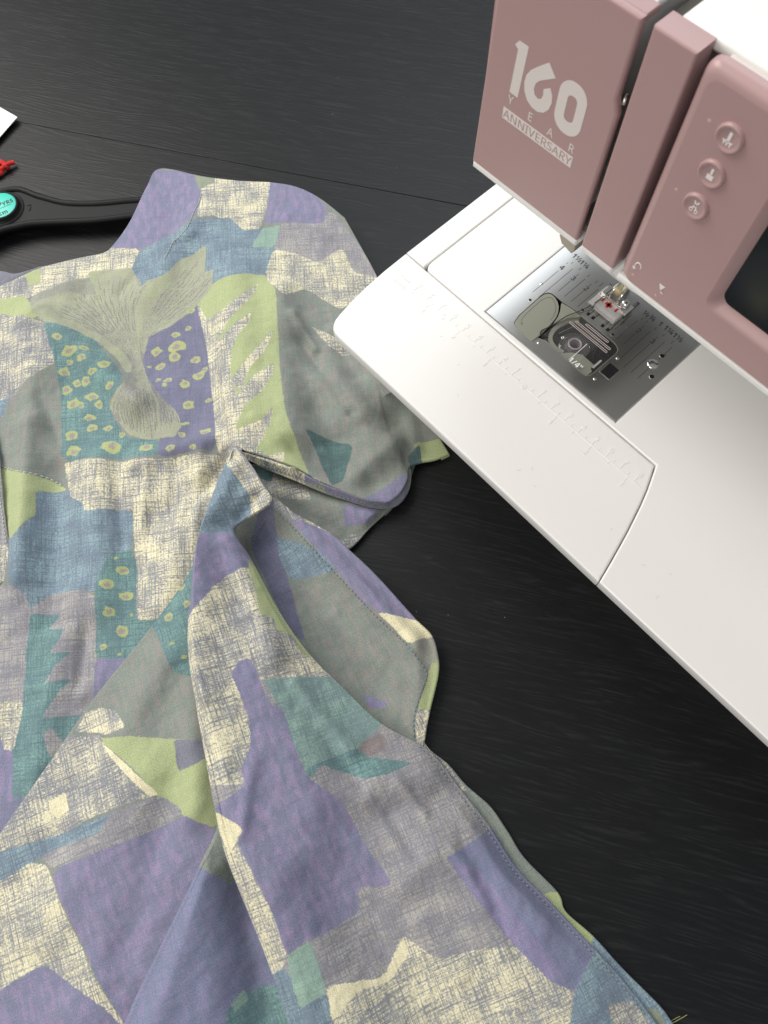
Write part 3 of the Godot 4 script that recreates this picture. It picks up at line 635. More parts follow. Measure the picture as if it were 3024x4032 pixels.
# ---------------------------------------------------------------- table
func build_table() -> void:
	var t := thing("table", "black wood-grain table top of two boards with a narrow groove between them", "table", Vector3(-8, -2.2, 2))
	var n := 2048
	var broad := streaks(n, n, 16, 0.018, 3, 11, true, true).get_data()
	var warp := streaks(n, n, 4, 0.010, 2, 12, true, true).get_data()
	var share := streaks(n, n, 4, 0.045, 2, 13, true, true).get_data()
	var pores := streaks(n, n, 6, 0.25, 2, 14, true, true).get_data()
	var wave := PackedFloat32Array()
	for i in 256:
		var c := 0.5 + 0.5 * cos(TAU * i / 256.0)
		wave.append(c * c * 255.0)
	var hi := PackedByteArray()
	hi.resize(n * n)
	var al := PackedByteArray()
	al.resize(n * n * 3)
	for j in n:
		for x in n:
			var i := j * n + x
			# raised lines of grain, 150 to the tile, that wander and fade in and out
			var ph := int(j * 18.75 + warp[i] * 4.5 + pores[i] * 0.5) & 255
			var line := wave[ph] * clampf((share[i] - 70) / 110.0, 0.0, 1.0)
			hi[i] = clampi(int(line * 0.62 + pores[i] * 0.25 + broad[i] * 0.1), 0, 255)
			var v := clampf(line / 255.0 * 0.8 + (pores[i] - 110) / 500.0 + (broad[i] - 128) / 600.0, 0.0, 1.0)  # raised grain also coloured lighter, as if it caught the light
			al[i * 3] = int(16.0 + 19.0 * v)
			al[i * 3 + 1] = int(16.5 + 19.0 * v)
			al[i * 3 + 2] = int(18.0 + 19.0 * v)
	var him := Image.create_from_data(n, n, false, Image.FORMAT_L8, hi)
	var m := StandardMaterial3D.new()
	m.albedo_texture = ImageTexture.create_from_image(Image.create_from_data(n, n, false, Image.FORMAT_RGB8, al))
	m.roughness = 0.44
	m.metallic_specular = 0.40
	m.normal_enabled = true
	m.normal_texture = ImageTexture.create_from_image(normal_from(him, 5.0))
	m.normal_scale = 0.10
	m.uv1_triplanar = true
	m.uv1_scale = Vector3(1.0 / 0.9, 1.0 / 0.44, 1.0 / 0.44)
	# boards lie along (0.841, -0.541); the groove is 18.75 cm behind the middle
	var turn := Basis(Vector3(0.841, 0, -0.541), Vector3.UP, Vector3(0.541, 0, 0.841))
	for b in [[-72.0, -18.772], [-18.728, 62.0]]:
		var st := begin()
		slab(st, rect(-88, b[0], 75, b[1]), -2.2, 0.0, 0.035, 0.05, FLAT, 3)
		var o := part("tabletop_board", st, m, t)
		o.transform = Transform3D(turn, -t.position)
	var fl := begin()
	slab(fl, rect(-88, -18.9, 75, -18.6), -1.9, -0.16)
	var g := part("groove_floor", fl, mats.black, t)
	g.transform = Transform3D(turn, -t.position)
	# specks of lint
	var st2 := begin()
	var r := RandomNumberGenerator.new()
	r.seed = 5
	for i in 20:
		var q := Vector2(r.randf_range(-8, 22), r.randf_range(6, 34)) if i < 13 else Vector2(r.randf_range(-46, -12), r.randf_range(-24, 4))
		var a := r.randf() * TAU
		var l := r.randf_range(0.01, 0.04)
		var pts := PackedVector3Array()
		for k in 4:
			pts.append(Vector3(q.x + cos(a + k * 0.3) * l * k, 0.015 + 0.01 * sin(k * 2.0), q.y + sin(a + k * 0.3) * l * k))
		tube(st2, pts, 0.008, 4)
	var li := part("lint_specks", st2, mats.lint, t)
	li.set_meta("kind", "stuff")

# ---------------------------------------------------------------- garment
# how each kind of print is made: first colour, hatching colour, tint; hatch threshold and softness (0..255), tint amount
const KINDS := {
	"mottled": [[124, 131, 118], [102, 113, 110], [140, 126, 122], 146, 80, 0.6],
	"warm_hatch": [[164, 160, 150], [116, 116, 127], [140, 130, 132], 128, 34, 0.35],
	"cream_hatch": [[217, 208, 168], [116, 119, 127], [204, 194, 154], 148, 26, 0.3],
	"cream_dense": [[208, 200, 164], [110, 113, 123], [160, 155, 142], 130, 26, 0.3],
	"cream": [[218, 209, 168], [180, 172, 138], [206, 197, 156], 190, 40, 0.25],
	"purple": [[122, 115, 150], [100, 106, 132], [146, 122, 162], 128, 70, 0.75],
	"purple_soft": [[128, 116, 158], [108, 108, 140], [142, 124, 166], 132, 60, 0.6],
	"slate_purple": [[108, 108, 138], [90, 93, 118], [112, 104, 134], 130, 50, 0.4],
	"slate_heather": [[116, 118, 132], [98, 102, 116], [126, 118, 132], 132, 60, 0.5],
	"lavender": [[114, 118, 152], [98, 106, 134], [126, 114, 154], 132, 60, 0.7],
	"blue_hatch": [[126, 154, 162], [92, 108, 126], [112, 142, 156], 130, 26, 0.5],
	"teal_hatch": [[104, 146, 140], [76, 106, 112], [100, 136, 132], 126, 30, 0.4],
	"teal_dark": [[72, 108, 104], [58, 84, 88], [76, 104, 96], 130, 40, 0.4],
	"mint": [[134, 166, 146], [112, 140, 130], [128, 156, 146], 150, 60, 0.4],
	"mint_hatch": [[132, 164, 148], [98, 124, 126], [112, 144, 140], 130, 40, 0.5],
	"sage": [[160, 171, 116], [144, 156, 108], [158, 168, 116], 150, 80, 0.4],
	"sage_heather": [[132, 142, 116], [112, 122, 108], [140, 144, 112], 140, 60, 0.5],
	"heather_green": [[124, 134, 122], [104, 114, 110], [140, 142, 122], 136, 60, 0.6],
	"olive_heather": [[142, 146, 128], [124, 127, 118], [146, 140, 126], 136, 60, 0.6],
	"rose_heather": [[138, 122, 118], [112, 106, 110], [146, 130, 122], 130, 50, 0.4],
	"olive_flower": [[154, 161, 124], [138, 142, 120], [146, 144, 130], 140, 60, 0.7],
	"strand": [[116, 115, 116], [108, 106, 112], [124, 120, 114], 140, 60, 0.3],
	"dot_ring": [[158, 166, 104], [146, 156, 98], [164, 168, 110], 150, 70, 0.3],
	"dot_core": [[142, 134, 124], [130, 122, 120], [150, 140, 124], 150, 70, 0.4],
	"pale_line": [[206, 206, 192], [190, 190, 180], [206, 206, 192], 180, 60, 0.2],
}
const PPC := 37.0
const SATURATION := 0.88
const LIGHTEN := 0.97
const LIFT := 21.0
var cloth_noise := {}

func prepare_cloth_noise() -> void:
	var n := 2048
	cloth_noise.n = n
	cloth_noise.h = streaks(n, n, 40, 0.39, 2, 21, true).get_data()
	cloth_noise.v = streaks(n, n, 40, 0.39, 2, 22, false).get_data()
	var d := noise(0.012, 2, 23).get_image(n, n, false, false, true)
	d.convert(Image.FORMAT_L8)
	cloth_noise.d = d.get_data()
	var s := noise(0.5, 1, 24).get_image(n, n, false, false, true)
	s.convert(Image.FORMAT_L8)
	cloth_noise.s = s.get_data()
	var w := noise(0.05, 2, 25).get_image(n, n, false, false, true)
	w.convert(Image.FORMAT_L8)
	cloth_noise.w = w.get_data()
	cloth_noise.w2 = noise(0.05, 2, 26).get_image(n, n, false, false, true)
	cloth_noise.w2.convert(Image.FORMAT_L8)
	cloth_noise.w2 = cloth_noise.w2.get_data()
	var br := noise(0.16, 1, 28).get_image(n, n, false, false, true)
	br.convert(Image.FORMAT_L8)
	cloth_noise.b = br.get_data()
	cloth_noise.m = streaks(n, n, 3, 0.05, 3, 27, false).get_data()

func chaikin(p: PackedVector2Array) -> PackedVector2Array:
	var out := PackedVector2Array()
	for i in p.size():
		var a := p[i]
		var b := p[(i + 1) % p.size()]
		out.append(a.lerp(b, 0.1))
		out.append(a.lerp(b, 0.9))
	return out

func fill(idx: PackedByteArray, w: int, h: int, poly: PackedVector2Array, id: int, only := -1) -> void:
	var y0 := INF
	var y1 := -INF
	for q in poly:
		y0 = minf(y0, q.y)
		y1 = maxf(y1, q.y)
	for y in range(maxi(0, int(ceil(y0))), mini(h - 1, int(floor(y1))) + 1):
		var xs := []
		for i in poly.size():
			var a := poly[i]
			var b := poly[(i + 1) % poly.size()]
			if (a.y <= y) != (b.y <= y):
				xs.append(a.x + (y - a.y) / (b.y - a.y) * (b.x - a.x))
		xs.sort()
		for k in range(0, xs.size() - 1, 2):
			for x in range(maxi(0, int(ceil(xs[k]))), mini(w - 1, int(floor(xs[k + 1]))) + 1):
				if only < 0 or idx[y * w + x] == only:
					idx[y * w + x] = id

func print_of(d: Dictionary) -> ImageTexture:
	var lo := Vector2(d.lo[0], d.lo[1])
	var w := int((d.hi[0] - d.lo[0]) * PPC)
	var h := int((d.hi[1] - d.lo[1]) * PPC)
	var names: Array = KINDS.keys()
	var idx := PackedByteArray()
	idx.resize(w * h)
	idx.fill(names.find(d.base))
	var flower := names.find("olive_flower")
	for p in d.print:
		var poly := PackedVector2Array()
		for q in points2(p[1]):
			poly.append((q - lo) * PPC)
		fill(idx, w, h, chaikin(poly), names.find(p[0]))
	var r := RandomNumberGenerator.new()
	r.seed = 31
	if d.has("strands"):
		for fam in d.strands:
			var a := strand_guide(fam[1], lo)
			var b := strand_guide(fam[3], lo)
			for k in fam[0]:
				var t: float = (k + r.randf_range(0.1, 0.9)) / fam[0]
				var ph := r.randf() * TAU
				var from := int(r.randf_range(0, 0.05) * a.size())
				var to := int(r.randf_range(0.88, 1.0) * a.size())
				for i in range(from, to):
					var q := a[i].lerp(b[i], t + 0.012 * sin(i * 0.05 + ph))
					var rad := 1 if (i / 9 + k * 7) % 5 > 2 and (i < 90 or i > 230) else 0
					if k % 2 == 1 and i > 110 and i < 200:
						continue
					for yy in range(int(q.y), int(q.y) + rad + 1):
						for xx in range(int(q.x), int(q.x) + rad + 1):
							if xx >= 0 and yy >= 0 and xx < w and yy < h and idx[yy * w + xx] == flower:
								idx[yy * w + xx] = names.find("strand")
	if d.has("dots"):
		for i in range(0, d.dots.size(), 3):
			var c := (Vector2(d.dots[i], d.dots[i + 1]) - lo) * PPC
			var rad: float = d.dots[i + 2] * PPC * 1.05
			var ring := PackedVector2Array()
			var core := PackedVector2Array()
			var sx := r.randf_range(0.85, 1.2)
			var off := Vector2(r.randf_range(-0.15, 0.15), r.randf_range(-0.1, 0.2)) * rad
			for k in 10:
				var a := TAU * k / 10
				ring.append(c + Vector2(cos(a) * sx, sin(a) / sx * 0.8) * rad * r.randf_range(0.72, 1.25))
				core.append(c + off + Vector2(cos(a) * sx, sin(a) / sx * 0.8) * rad * 0.5 * r.randf_range(0.65, 1.3))
			fill(idx, w, h, ring, names.find("dot_ring"))
			if rad > 7.0:
				fill(idx, w, h, core, names.find("dot_core"))
	# colours
	var tab := PackedFloat32Array()
	for k in names:
		var e: Array = KINDS[k]
		for c in 3:
			var grey: float = e[c][0] * 0.3 + e[c][1] * 0.59 + e[c][2] * 0.11
			for j in 3:
				tab.append(lerpf(grey, e[c][j], SATURATION) * LIGHTEN + LIFT)
		tab.append_array([e[3], 1.0 / e[4], e[5]])
	var out := PackedByteArray()
	out.resize(w * h * 3)
	var nh: PackedByteArray = cloth_noise.h
	var nv: PackedByteArray = cloth_noise.v
	var nd: PackedByteArray = cloth_noise.d
	var ns: PackedByteArray = cloth_noise.s
	var nw: PackedByteArray = cloth_noise.w
	var nw2: PackedByteArray = cloth_noise.w2
	var nb: PackedByteArray = cloth_noise.b
	var nm: PackedByteArray = cloth_noise.m
	var nn: int = cloth_noise.n
	for j in h:
		var row := (j % nn) * nn
		for i in w:
			var k := row + i % nn
			var s := ns[k] - 128
			var x := clampi(i + int((nw[k] - 128) * 0.016 + s * 0.017), 0, w - 1)
			var y := clampi(j + int((nw2[k] - 128) * 0.016 + s * 0.017), 0, h - 1)
			var b := idx[y * w + x] * 12
			var st := maxf(nh[k], nv[k]) + (nd[k] - 128) * 0.34 + s * 0.26 + (nb[k] - 128) * 0.30
			var t := clampf((st - tab[b + 9]) * tab[b + 10] * 0.5 + 0.5, 0.0, 1.0)
			var u := clampf((nm[k] - 116) * 0.018 + (nd[k] - 128) * 0.006 + s * 0.004, 0.0, 1.0) * tab[b + 11]
			var g := 1.0 + s * 0.0016
			var o := (j * w + i) * 3
			var a0 := tab[b] + (tab[b + 3] - tab[b]) * t
			var a1 := tab[b + 1] + (tab[b + 4] - tab[b + 1]) * t
			var a2 := tab[b + 2] + (tab[b + 5] - tab[b + 2]) * t
			var u2 := u * (1.0 - t * 0.6)
			out[o] = clampi(int((a0 + (tab[b + 6] - a0) * u2) * g), 0, 255)
			out[o + 1] = clampi(int((a1 + (tab[b + 7] - a1) * u2) * g), 0, 255)
			out[o + 2] = clampi(int((a2 + (tab[b + 8] - a2) * u2) * g), 0, 255)
	return ImageTexture.create_from_image(Image.create_from_data(w, h, false, Image.FORMAT_RGB8, out))

func strand_guide(l: Array, lo: Vector2) -> PackedVector2Array:
	var p := PackedVector3Array()
	for q in points2(l):
		p.append(Vector3((q.x - lo.x) * PPC, (q.y - lo.y) * PPC, 0))
	var out := PackedVector2Array()
	for q in even(spline(p, 16), 360):
		out.append(Vector2(q.x, q.y))
	return out

# the same line in n even steps
func even(p: PackedVector3Array, n: int) -> PackedVector3Array:
	var s := PackedFloat32Array([0.0])
	for i in range(1, p.size()):
		s.append(s[i - 1] + p[i].distance_to(p[i - 1]))
	var out := PackedVector3Array()
	var k := 0
	for i in n + 1:
		var t := s[s.size() - 1] * i / n
		while k < p.size() - 2 and s[k + 1] < t:
			k += 1
		var f := clampf((t - s[k]) / maxf(s[k + 1] - s[k], 1e-9), 0.0, 1.0)
		out.append(p[k].lerp(p[k + 1], f))
	return out

# a sheet of cloth between four edges, with soft folds across it
func cloth_grid(d: Dictionary, fineness: float) -> Array:
	var nx := int(d.n[0] * fineness)
	var ny := int(d.n[1] * fineness)
	var top := even(spline(points3(d.top), 16), nx)
	var bottom := even(spline(points3(d.bottom), 16), nx)
	var left := even(spline(points3(d.left), 16), ny)
	var right := even(spline(points3(d.right), 16), ny)
	var crumple := noise(0.55, 3, 41)
	var creases := noise(0.45, 2, 42)
	var grid := []
	for j in ny + 1:
		var v := float(j) / ny
		var row := PackedVector3Array()
		for i in nx + 1:
			var u := float(i) / nx
			var p := top[i].lerp(bottom[i], v) + left[j].lerp(right[j], u) - top[0].lerp(top[nx], u).lerp(bottom[0].lerp(bottom[nx], u), v)
			var f := clampf(minf(minf(u, 1.0 - u) * d.n[0], minf(v, 1.0 - v) * d.n[1]) / 8.0, 0.0, 1.0)
			f = f * f * (3.0 - 2.0 * f)
			var add := 0.0
			for b in d.folds:
				var a := Vector2(b[0], b[1])
				var ab := Vector2(b[2], b[3]) - a
				var q := Vector2(p.x, p.z) - a
				var dist := (q - ab * clampf(q.dot(ab) / ab.length_squared(), 0.0, 1.0)).length()
				add += 1.5 * b[5] * exp(-pow(dist / b[4], 2.0))
			add += crumple.get_noise_2d(p.x, p.z) * 0.07 + absf(creases.get_noise_2d(p.x, p.z)) * 0.03 + creases.get_noise_2d(p.z * 2.3 + 40.0, p.x * 2.3) * 0.022
			p.y = maxf(p.y + add * f, 0.12)
			row.append(p)
		grid.append(row)
	return grid

# lets the last columns of a sheet turn over and under in a roll of radius r
func roll(grid: Array, at_end: bool, r: float, angle: float, tuck: float) -> void:
	var n: int = grid[0].size()
	for j in grid.size():
		var row: PackedVector3Array = grid[j]
		if not at_end:
			row.reverse()
		var out := row[n - 1] - row[n - 4]
		out = out.normalized()
		var down := Vector3.DOWN - out * out.dot(Vector3.DOWN)
		down = down.normalized()
		for k in 5:
			row[n - 1 - k] -= out * r * (1.0 - k / 5.0)
		var e := row[n - 1]
		var steps := 6
		for k in steps:
			var a := angle * (k + 1) / steps
			row.append(e + out * r * sin(a) + down * r * (1.0 - cos(a)))
		var last := row[row.size() - 1]
		row.append(last + (out * cos(angle) + down * sin(angle)) * tuck)
		if not at_end:
			row.reverse()
		grid[j] = row

func transposed(grid: Array) -> Array:
	var out := []
	for i in grid[0].size():
		var row := PackedVector3Array()
		for j in grid.size():
			row.append(grid[j][i])
		out.append(row)
	return out

# radius of the turned edge on each side of each piece
const TURNS := {
	"front_body": {"top": 0.10, "bottom": 0.12, "right": 0.12},
	"front_flap": {"left": 0.22},
	"front_fold": {"left": 0.25},
	"front_panel": {"left": 0.30, "right": 0.14},
	"side_slit": {"right": 0.13},
	"sleeve_underside": {"bottom": 0.1, "right": 0.1},
	"sleeve_hem": {"bottom": 0.12, "right": 0.12},
	"side_seam_edge": {"right": 0.12},
	"button_placket": {"right": 0.08, "bottom": 0.08},
	"back_neckband": {"top": 0.1, "right": 0.05},
}

func build_garment() -> void:
	prepare_cloth_noise()
	var t := thing("garment", "printed cotton garment in sage, purple, teal and cream lying crumpled on the black table", "garment", Vector3(-12, 0, 16))
	for called in cloth:
		var d: Dictionary = cloth[called]
		var grid := cloth_grid(d, 2.2 if d.n[0] > 60 else 1.8)
		var flat := grid.duplicate(true)
		var turns: Dictionary = TURNS[called]
		for side in ["left", "right"]:
			if turns.has(side):
				roll(grid, side == "right", turns[side], PI * 0.95, 0.5)
		grid = transposed(grid)
		for side in ["top", "bottom"]:
			if turns.has(side):
				roll(grid, side == "bottom", turns[side], PI * 0.95, 0.4)
		var st := begin()
		st.set_smooth_group(0)
		var a := deg_to_rad(d.grain)
		var lo := Vector2(d.lo[0], d.lo[1])
		var size := Vector2(d.hi[0], d.hi[1]) - lo
		var w: int = grid[0].size()
		for row in grid:
			for p: Vector3 in row:
				st.set_uv((Vector2(p.x * cos(a) + p.z * sin(a), -p.x * sin(a) + p.z * cos(a)) - lo) / size)
				st.add_vertex(p * CM)
		for j in grid.size() - 1:
			for i in w - 1:
				var k := j * w + i
				for q in [k, k + w, k + 1, k + 1, k + w, k + w + 1]:
					st.add_index(q)
		st.generate_normals()
		var m := StandardMaterial3D.new()
		m.albedo_texture = print_of(d)
		m.roughness = 0.92
		m.rim_enabled = true
		m.rim = 0.25
		var o := part(called, st, m, t)
		if d.has("stitches"):
			for s in d.stitches:
				var pale: bool = called == "front_body" or called == "button_placket"
				stitches(o, s, flat, a, mats.thread_pale if pale else mats.thread_slate)

# a row of stitches on a sheet, along points given in the weave's axes
func stitches(o: Node3D, s: Array, grid: Array, a: float, m: Material) -> void:
	var p := PackedVector3Array()
	for q in points2(s):
		p.append(Vector3(q.x * cos(a) - q.y * sin(a), 0, q.x * sin(a) + q.y * cos(a)))
	p = spline(p, 10)
	var total := 0.0
	for i in range(1, p.size()):
		total += p[i].distance_to(p[i - 1])
	var n := int(total / 0.13)
	var line := even(p, n)
	for i in line.size():
		var best := INF
		var y := 0.5
		for row in grid:
			for q: Vector3 in row:
				var dd := Vector2(q.x - line[i].x, q.z - line[i].z).length_squared()
				if dd < best:
					best = dd
					y = q.y
		line[i].y = y + 0.035
	var st := begin()
	for i in range(0, n - 1, 2):
		tube(st, PackedVector3Array([line[i] - Vector3(0, 0.02, 0), line[i].lerp(line[i + 1], 0.3) + Vector3(0, 0.02, 0), line[i].lerp(line[i + 1], 0.9) + Vector3(0, 0.02, 0), line[i + 1] - Vector3(0, 0.02, 0)]), 0.034, 5)
	var q := part("stitching", st, m, o)
	q.set_meta("kind", "stuff")

# ---------------------------------------------------------------- sewing machine
func build_machine() -> void:
	var t := thing("sewing_machine", "white and dusty pink sewing machine with an anniversary logo on its head", "sewing machine", Vector3(6, 0, -5))
	build_bed(t)
	build_needle_plate(t)
	build_presser_foot(t)
	build_head(t)
	# fibres of lint on the bed
	var st := begin()
	var r := RandomNumberGenerator.new()
	r.seed = 77
	for i in 13:
		var q := Vector2(r.randf_range(-9, 15), r.randf_range(0.6, 5.0))
		var a := r.randf() * TAU
		var turn := r.randf_range(-0.9, 0.9)
		var l := r.randf_range(0.02, 0.06)
		var pts := PackedVector3Array()
		for k in 5:
			pts.append(Vector3(q.x, BED + 0.012, q.y))
			q += Vector2(cos(a), sin(a)) * l
			a += turn
		tube(st, pts, 0.007, 4)
	var lint := part("lint_specks", st, mats.lint, t)
	lint.set_meta("kind", "stuff")

const SEAM := [8.17, -1.57, 8.50, -0.88, 8.80, -0.17, 9.10, 0.66, 9.37, 1.53, 9.64, 2.42, 9.88, 3.32, 10.16, 4.42, 10.42, 5.52]

func build_bed(t: Node3D) -> void:
	# accessory tray in front of the free arm, up to the curved seam
	var p := points2(SEAM)
	p.append_array(points2([4.0, 5.47, -2.0, 5.43, -8.0, 5.41, -9.55, 5.41, -10.0, 5.36, -10.30, 5.24, -10.52, 5.02, -10.68, 4.72, -10.78, 4.35, -10.90, 3.75, -11.04, 2.9, -11.18, 1.6, -11.27, 0.2, -11.30, -1.57]))
	var st := begin()
	slab(st, p, BED - 0.95, BED, 0.13, 0.3)
	var tray := part("accessory_tray", st, mats.white, t)
	build_ruler(tray)
	# the bed itself, open at the needle plate
	var q := points2([-9.74, -17, -9.74, -2.2, -9.70, -1.95, -9.58, -1.74, -9.38, -1.64])
	for i in range(0, SEAM.size(), 2):
		q.append(Vector2(SEAM[i] + 0.05, SEAM[i + 1] - 0.06 if i == 0 else SEAM[i + 1]))
	q.append_array(points2([31, 5.60, 31, -17, 5.03, -17, 5.03, -2.02, -5.03, -2.02, -5.03, -17]))
	st = begin()
	slab(st, q, BED - 0.95, BED, 0.10, 0.3)
	part("bed", st, mats.white, t)
	# pearl cover left of the needle plate and the strip along the end
	st = begin()
	slab(st, points2([-11.30, -17, -9.82, -17, -9.80, -1.64, -11.30, -1.62]), BED - 0.95, BED - 0.005, 0.10, 0.2)
	part("end_strip", st, mats.white, t)
	# body below, drawn in under the rim
	var rim := rect(-10.6, -17, 31, 4.9, 0.8)
	var loops := []
	for e in [[0.0, BED - 0.8], [0.7, BED - 1.5], [2.0, BED - 3.0], [3.0, 2.0], [3.3, 0.6], [3.5, 0.4]]:
		var l := PackedVector3Array()
		for v in inset(rim, e[0]):
			l.append(Vector3(v.x, e[1], v.y))
		loops.append(l)
	st = begin()
	loft(st, loops, [1, 1, 1, 1, 1])
	part("underbody", st, mats.white, t)
	for f in [[-6.0, 0.5], [-6.0, -13.0], [26.0, 0.5], [26.0, -13.0]]:
		st = begin()
		lathe(st, [[0.0, 0.0], [0.9, 0.0], [0.9, 0.45], [0.0, 0.45]], Transform3D(Basis(), Vector3(f[0], 0, f[1])), 20, false)
		part("rubber_foot", st, mats.black, t)

func build_ruler(tray: Node3D) -> void:
	var up := Vector3(0, 0, -1)
	var right := Vector3.RIGHT
	var h := 0.020
	for s in [[-9.42, -0.34], [0.34, 8.47]]:
		var st := begin()
		slab(st, rect(s[0], -0.045, s[1], 0.045), BED - 0.02, BED + h, 0.02)
		for i in range(-19, 18):
			var x := i * 0.5
			if absf(x) > 0.2 and x > s[0] and x < s[1]:
				slab(st, rect(x - 0.028, -0.36 if i % 2 == 0 else -0.24, x + 0.028, -0.046), BED - 0.02, BED + h, 0.015)
		for i in range(-7, 7):
			var x := i * 1.27
			if absf(x) > 0.2 and x > s[0] and x < s[1]:
				slab(st, rect(x - 0.028, 0.046, x + 0.028, 0.34 if i % 2 == 0 else 0.26), BED - 0.02, BED + h, 0.015)
		part("ruler_line", st, mats.white, tray)
	for i in range(-9, 9):
		lettering("ruler_numeral", str(absi(i)), 0.34, Vector3(i * 1.0, BED + 0.010, 0.03 if i == 0 else -0.54), right, up, 0.026, mats.white, tray, true)
	for i in [-3, -2, -1, 1, 2, 3]:
		lettering("ruler_numeral", str(absi(i)), 0.34, Vector3(i * 2.54, BED + 0.010, 0.58), right, up, 0.026, mats.white, tray, true)
	lettering("ruler_lettering", "cm", 0.36, Vector3(-9.93, BED + 0.010, -0.28), right, up, 0.026, mats.white, tray, true)
	lettering("ruler_lettering", "inch", 0.34, Vector3(-9.86, BED + 0.010, 0.26), right, up, 0.026, mats.white, tray, true)

func build_needle_plate(t: Node3D) -> void:
	var top := BED - 0.03
	# opening for the bobbin, drawn as its upper and lower run between x = -0.7 left and right halves
	var left := points2([-0.7, -5.88, -1.70, -5.88, -2.40, -5.78, -3.15, -5.80, -3.40, -5.70, -3.53, -5.45, -3.55, -5.0, -3.50, -3.3, -3.35, -2.72, -3.20, -2.58, -1.95, -2.46, -1.72, -2.52, -1.66, -2.95, -1.30, -3.10, -0.7, -3.08])
	var right := points2([-0.7, -5.88, 1.55, -5.88, 1.95, -5.76, 2.15, -5.45, 2.12, -3.45, 2.02, -3.12, 1.75, -3.00, -0.7, -3.08])
	var a := points2([-0.7, -17, -4.98, -17, -4.98, -2.07, -0.7, -2.07])
	var b := left.duplicate()
	b.reverse()
	a.append_array(b)
	var st := begin()
	slab(st, a, top - 0.12, top, 0.0)
	var c := points2([-0.7, -17, 4.98, -17, 4.98, -2.07, -0.7, -2.07])
	b = right.duplicate()
	b.reverse()
	c.append_array(b)
	slab(st, c, top - 0.12, top, 0.0)
	# bright bevel round the front of the plate
	for e in [[-4.98, -2.07, 4.98, -2.07, 0, 1], [4.98, -2.07, 4.98, -17, 1, 0], [-4.98, -2.07, -4.98, -17, -1, 0]]:
		quad(st, Vector3(e[0], top, e[1]), Vector3(e[2], top, e[3]), Vector3(e[2] + e[4] * 0.05, top - 0.06, e[3] + e[5] * 0.05), Vector3(e[0] + e[4] * 0.05, top - 0.06, e[1] + e[5] * 0.05))
	var plate := part("needle_plate", st, mats.steel, t)
	# guide lines
	var lines := [
		[-4.05, -5.03, -5.75], [-4.05, -5.95, -7.28], [-3.87, -8.19, -8.42], [-4.05, -8.0, -8.12], [-3.55, -5.03, -8.0], [-3.05, -6.18, -7.3], [-3.05, -7.75, -8.0], [-3.25, -8.2, -8.45], [-2.55, -6.18, -8.0], [-2.57, -8.2, -8.42],
		[-2.04, -6.18, -7.3], [-2.04, -7.75, -8.0], [-1.94, -8.18, -8.42], [-1.53, -6.18, -8.0], [-1.62, -8.18, -8.56], [-1.3, -8.15, -8.45],
		[1.0, -6.57, -7.1], [1.0, -7.3, -8.0], [1.5, -6.16, -8.0], [1.62, -8.14, -8.4], [2.0, -6.19, -7.3], [2.0, -7.75, -8.0], [1.92, -8.2, -8.42], [2.5, -5.4, -8.0], [2.57, -8.18, -8.42],
		[3.02, -5.0, -7.3], [3.03, -7.75, -8.0], [3.19, -8.2, -8.43], [3.52, -5.03, -8.0], [3.84, -8.18, -8.43], [4.03, -5.03, -5.98], [4.05, -6.85, -7.0], [4.04, -7.4, -8.03]]
	for l in lines:
		st = begin()
		slab(st, rect(l[0] - 0.017, l[2], l[0] + 0.017, l[1]), top - 0.01, top + 0.004)
		part("guide_line", st, mats.engraving, plate)
	var up := Vector3(0, 0, -1)
	for n in [["4", -4.06, -7.62, 0.22], ["3", -3.05, -7.52, 0.20], ["2", -2.04, -7.52, 0.20], ["1", -1.2, -8.65, 0.2], ["1", 1.0, -7.22, 0.18], ["2", 2.0, -7.5, 0.20], ["3", 3.03, -7.53, 0.20], ["4", 4.05, -7.2, 0.22],
			["1½", -3.90, -8.80, 0.12], ["1¼", -3.27, -8.76, 0.12], ["½", 1.56, -8.72, 0.15], ["¾", 2.0, -8.75, 0.15], ["1", 2.58, -8.78, 0.2], ["1¼", 3.18, -8.80, 0.12], ["1½", 3.86, -8.78, 0.12]]:
		lettering("guide_numeral", n[0], n[3], Vector3(n[1], top + 0.004, n[2]), Vector3.RIGHT, up, 0.012, mats.engraving, plate, true)
	# holes with painted dark insides, rivets, the square release and the screw
	for hpos in [[-3.77, -4.53, 0.10], [-1.18, -6.24, 0.11], [1.15, -6.22, 0.11], [1.33, -7.22, 0.06], [4.03, -7.17, 0.16], [4.50, -5.70, 0.16]]:
		st = begin()
		lathe(st, [[0.0, 0.002], [hpos[2] * 0.82, 0.002], [hpos[2] * 0.86, 0.012], [hpos[2], 0.006], [hpos[2] * 1.06, -0.01]], Transform3D(Basis(), Vector3(hpos[0], top, hpos[1])), 20)
		var hole := part("hole", st, mats.nickel, plate)
		st = begin()
		lathe(st, [[0.0, 0.012], [hpos[2] * 0.84, 0.012]], Transform3D(Basis(), Vector3(hpos[0], top, hpos[1])), 20)
		part("hole_shade_disc", st, mats.black, plate)  # black disc on the plate paints the shade inside a hole
	for r in [[-1.40, -2.72], [-4.10, -5.86], [2.40, -3.27], [2.40, -5.22]]:
		st = begin()
		lathe(st, [[0.0, 0.03], [0.04, 0.03], [0.075, 0.02], [0.10, 0.0]], Transform3D(Basis(), Vector3(r[0], top, r[1])), 16)
		part("rivet", st, mats.chrome, plate)
	st = begin()
	slab(st, rect(2.24, -4.72, 3.03, -3.78, 0.06), top - 0.02, top + 0.012, 0.01)
	part("release_rim", st, mats.nickel, plate)
	st = begin()
	slab(st, rect(2.30, -4.67, 2.97, -3.83, 0.05), top - 0.02, top + 0.016)
	part("release_button", st, mats.black, plate)
	st = begin()
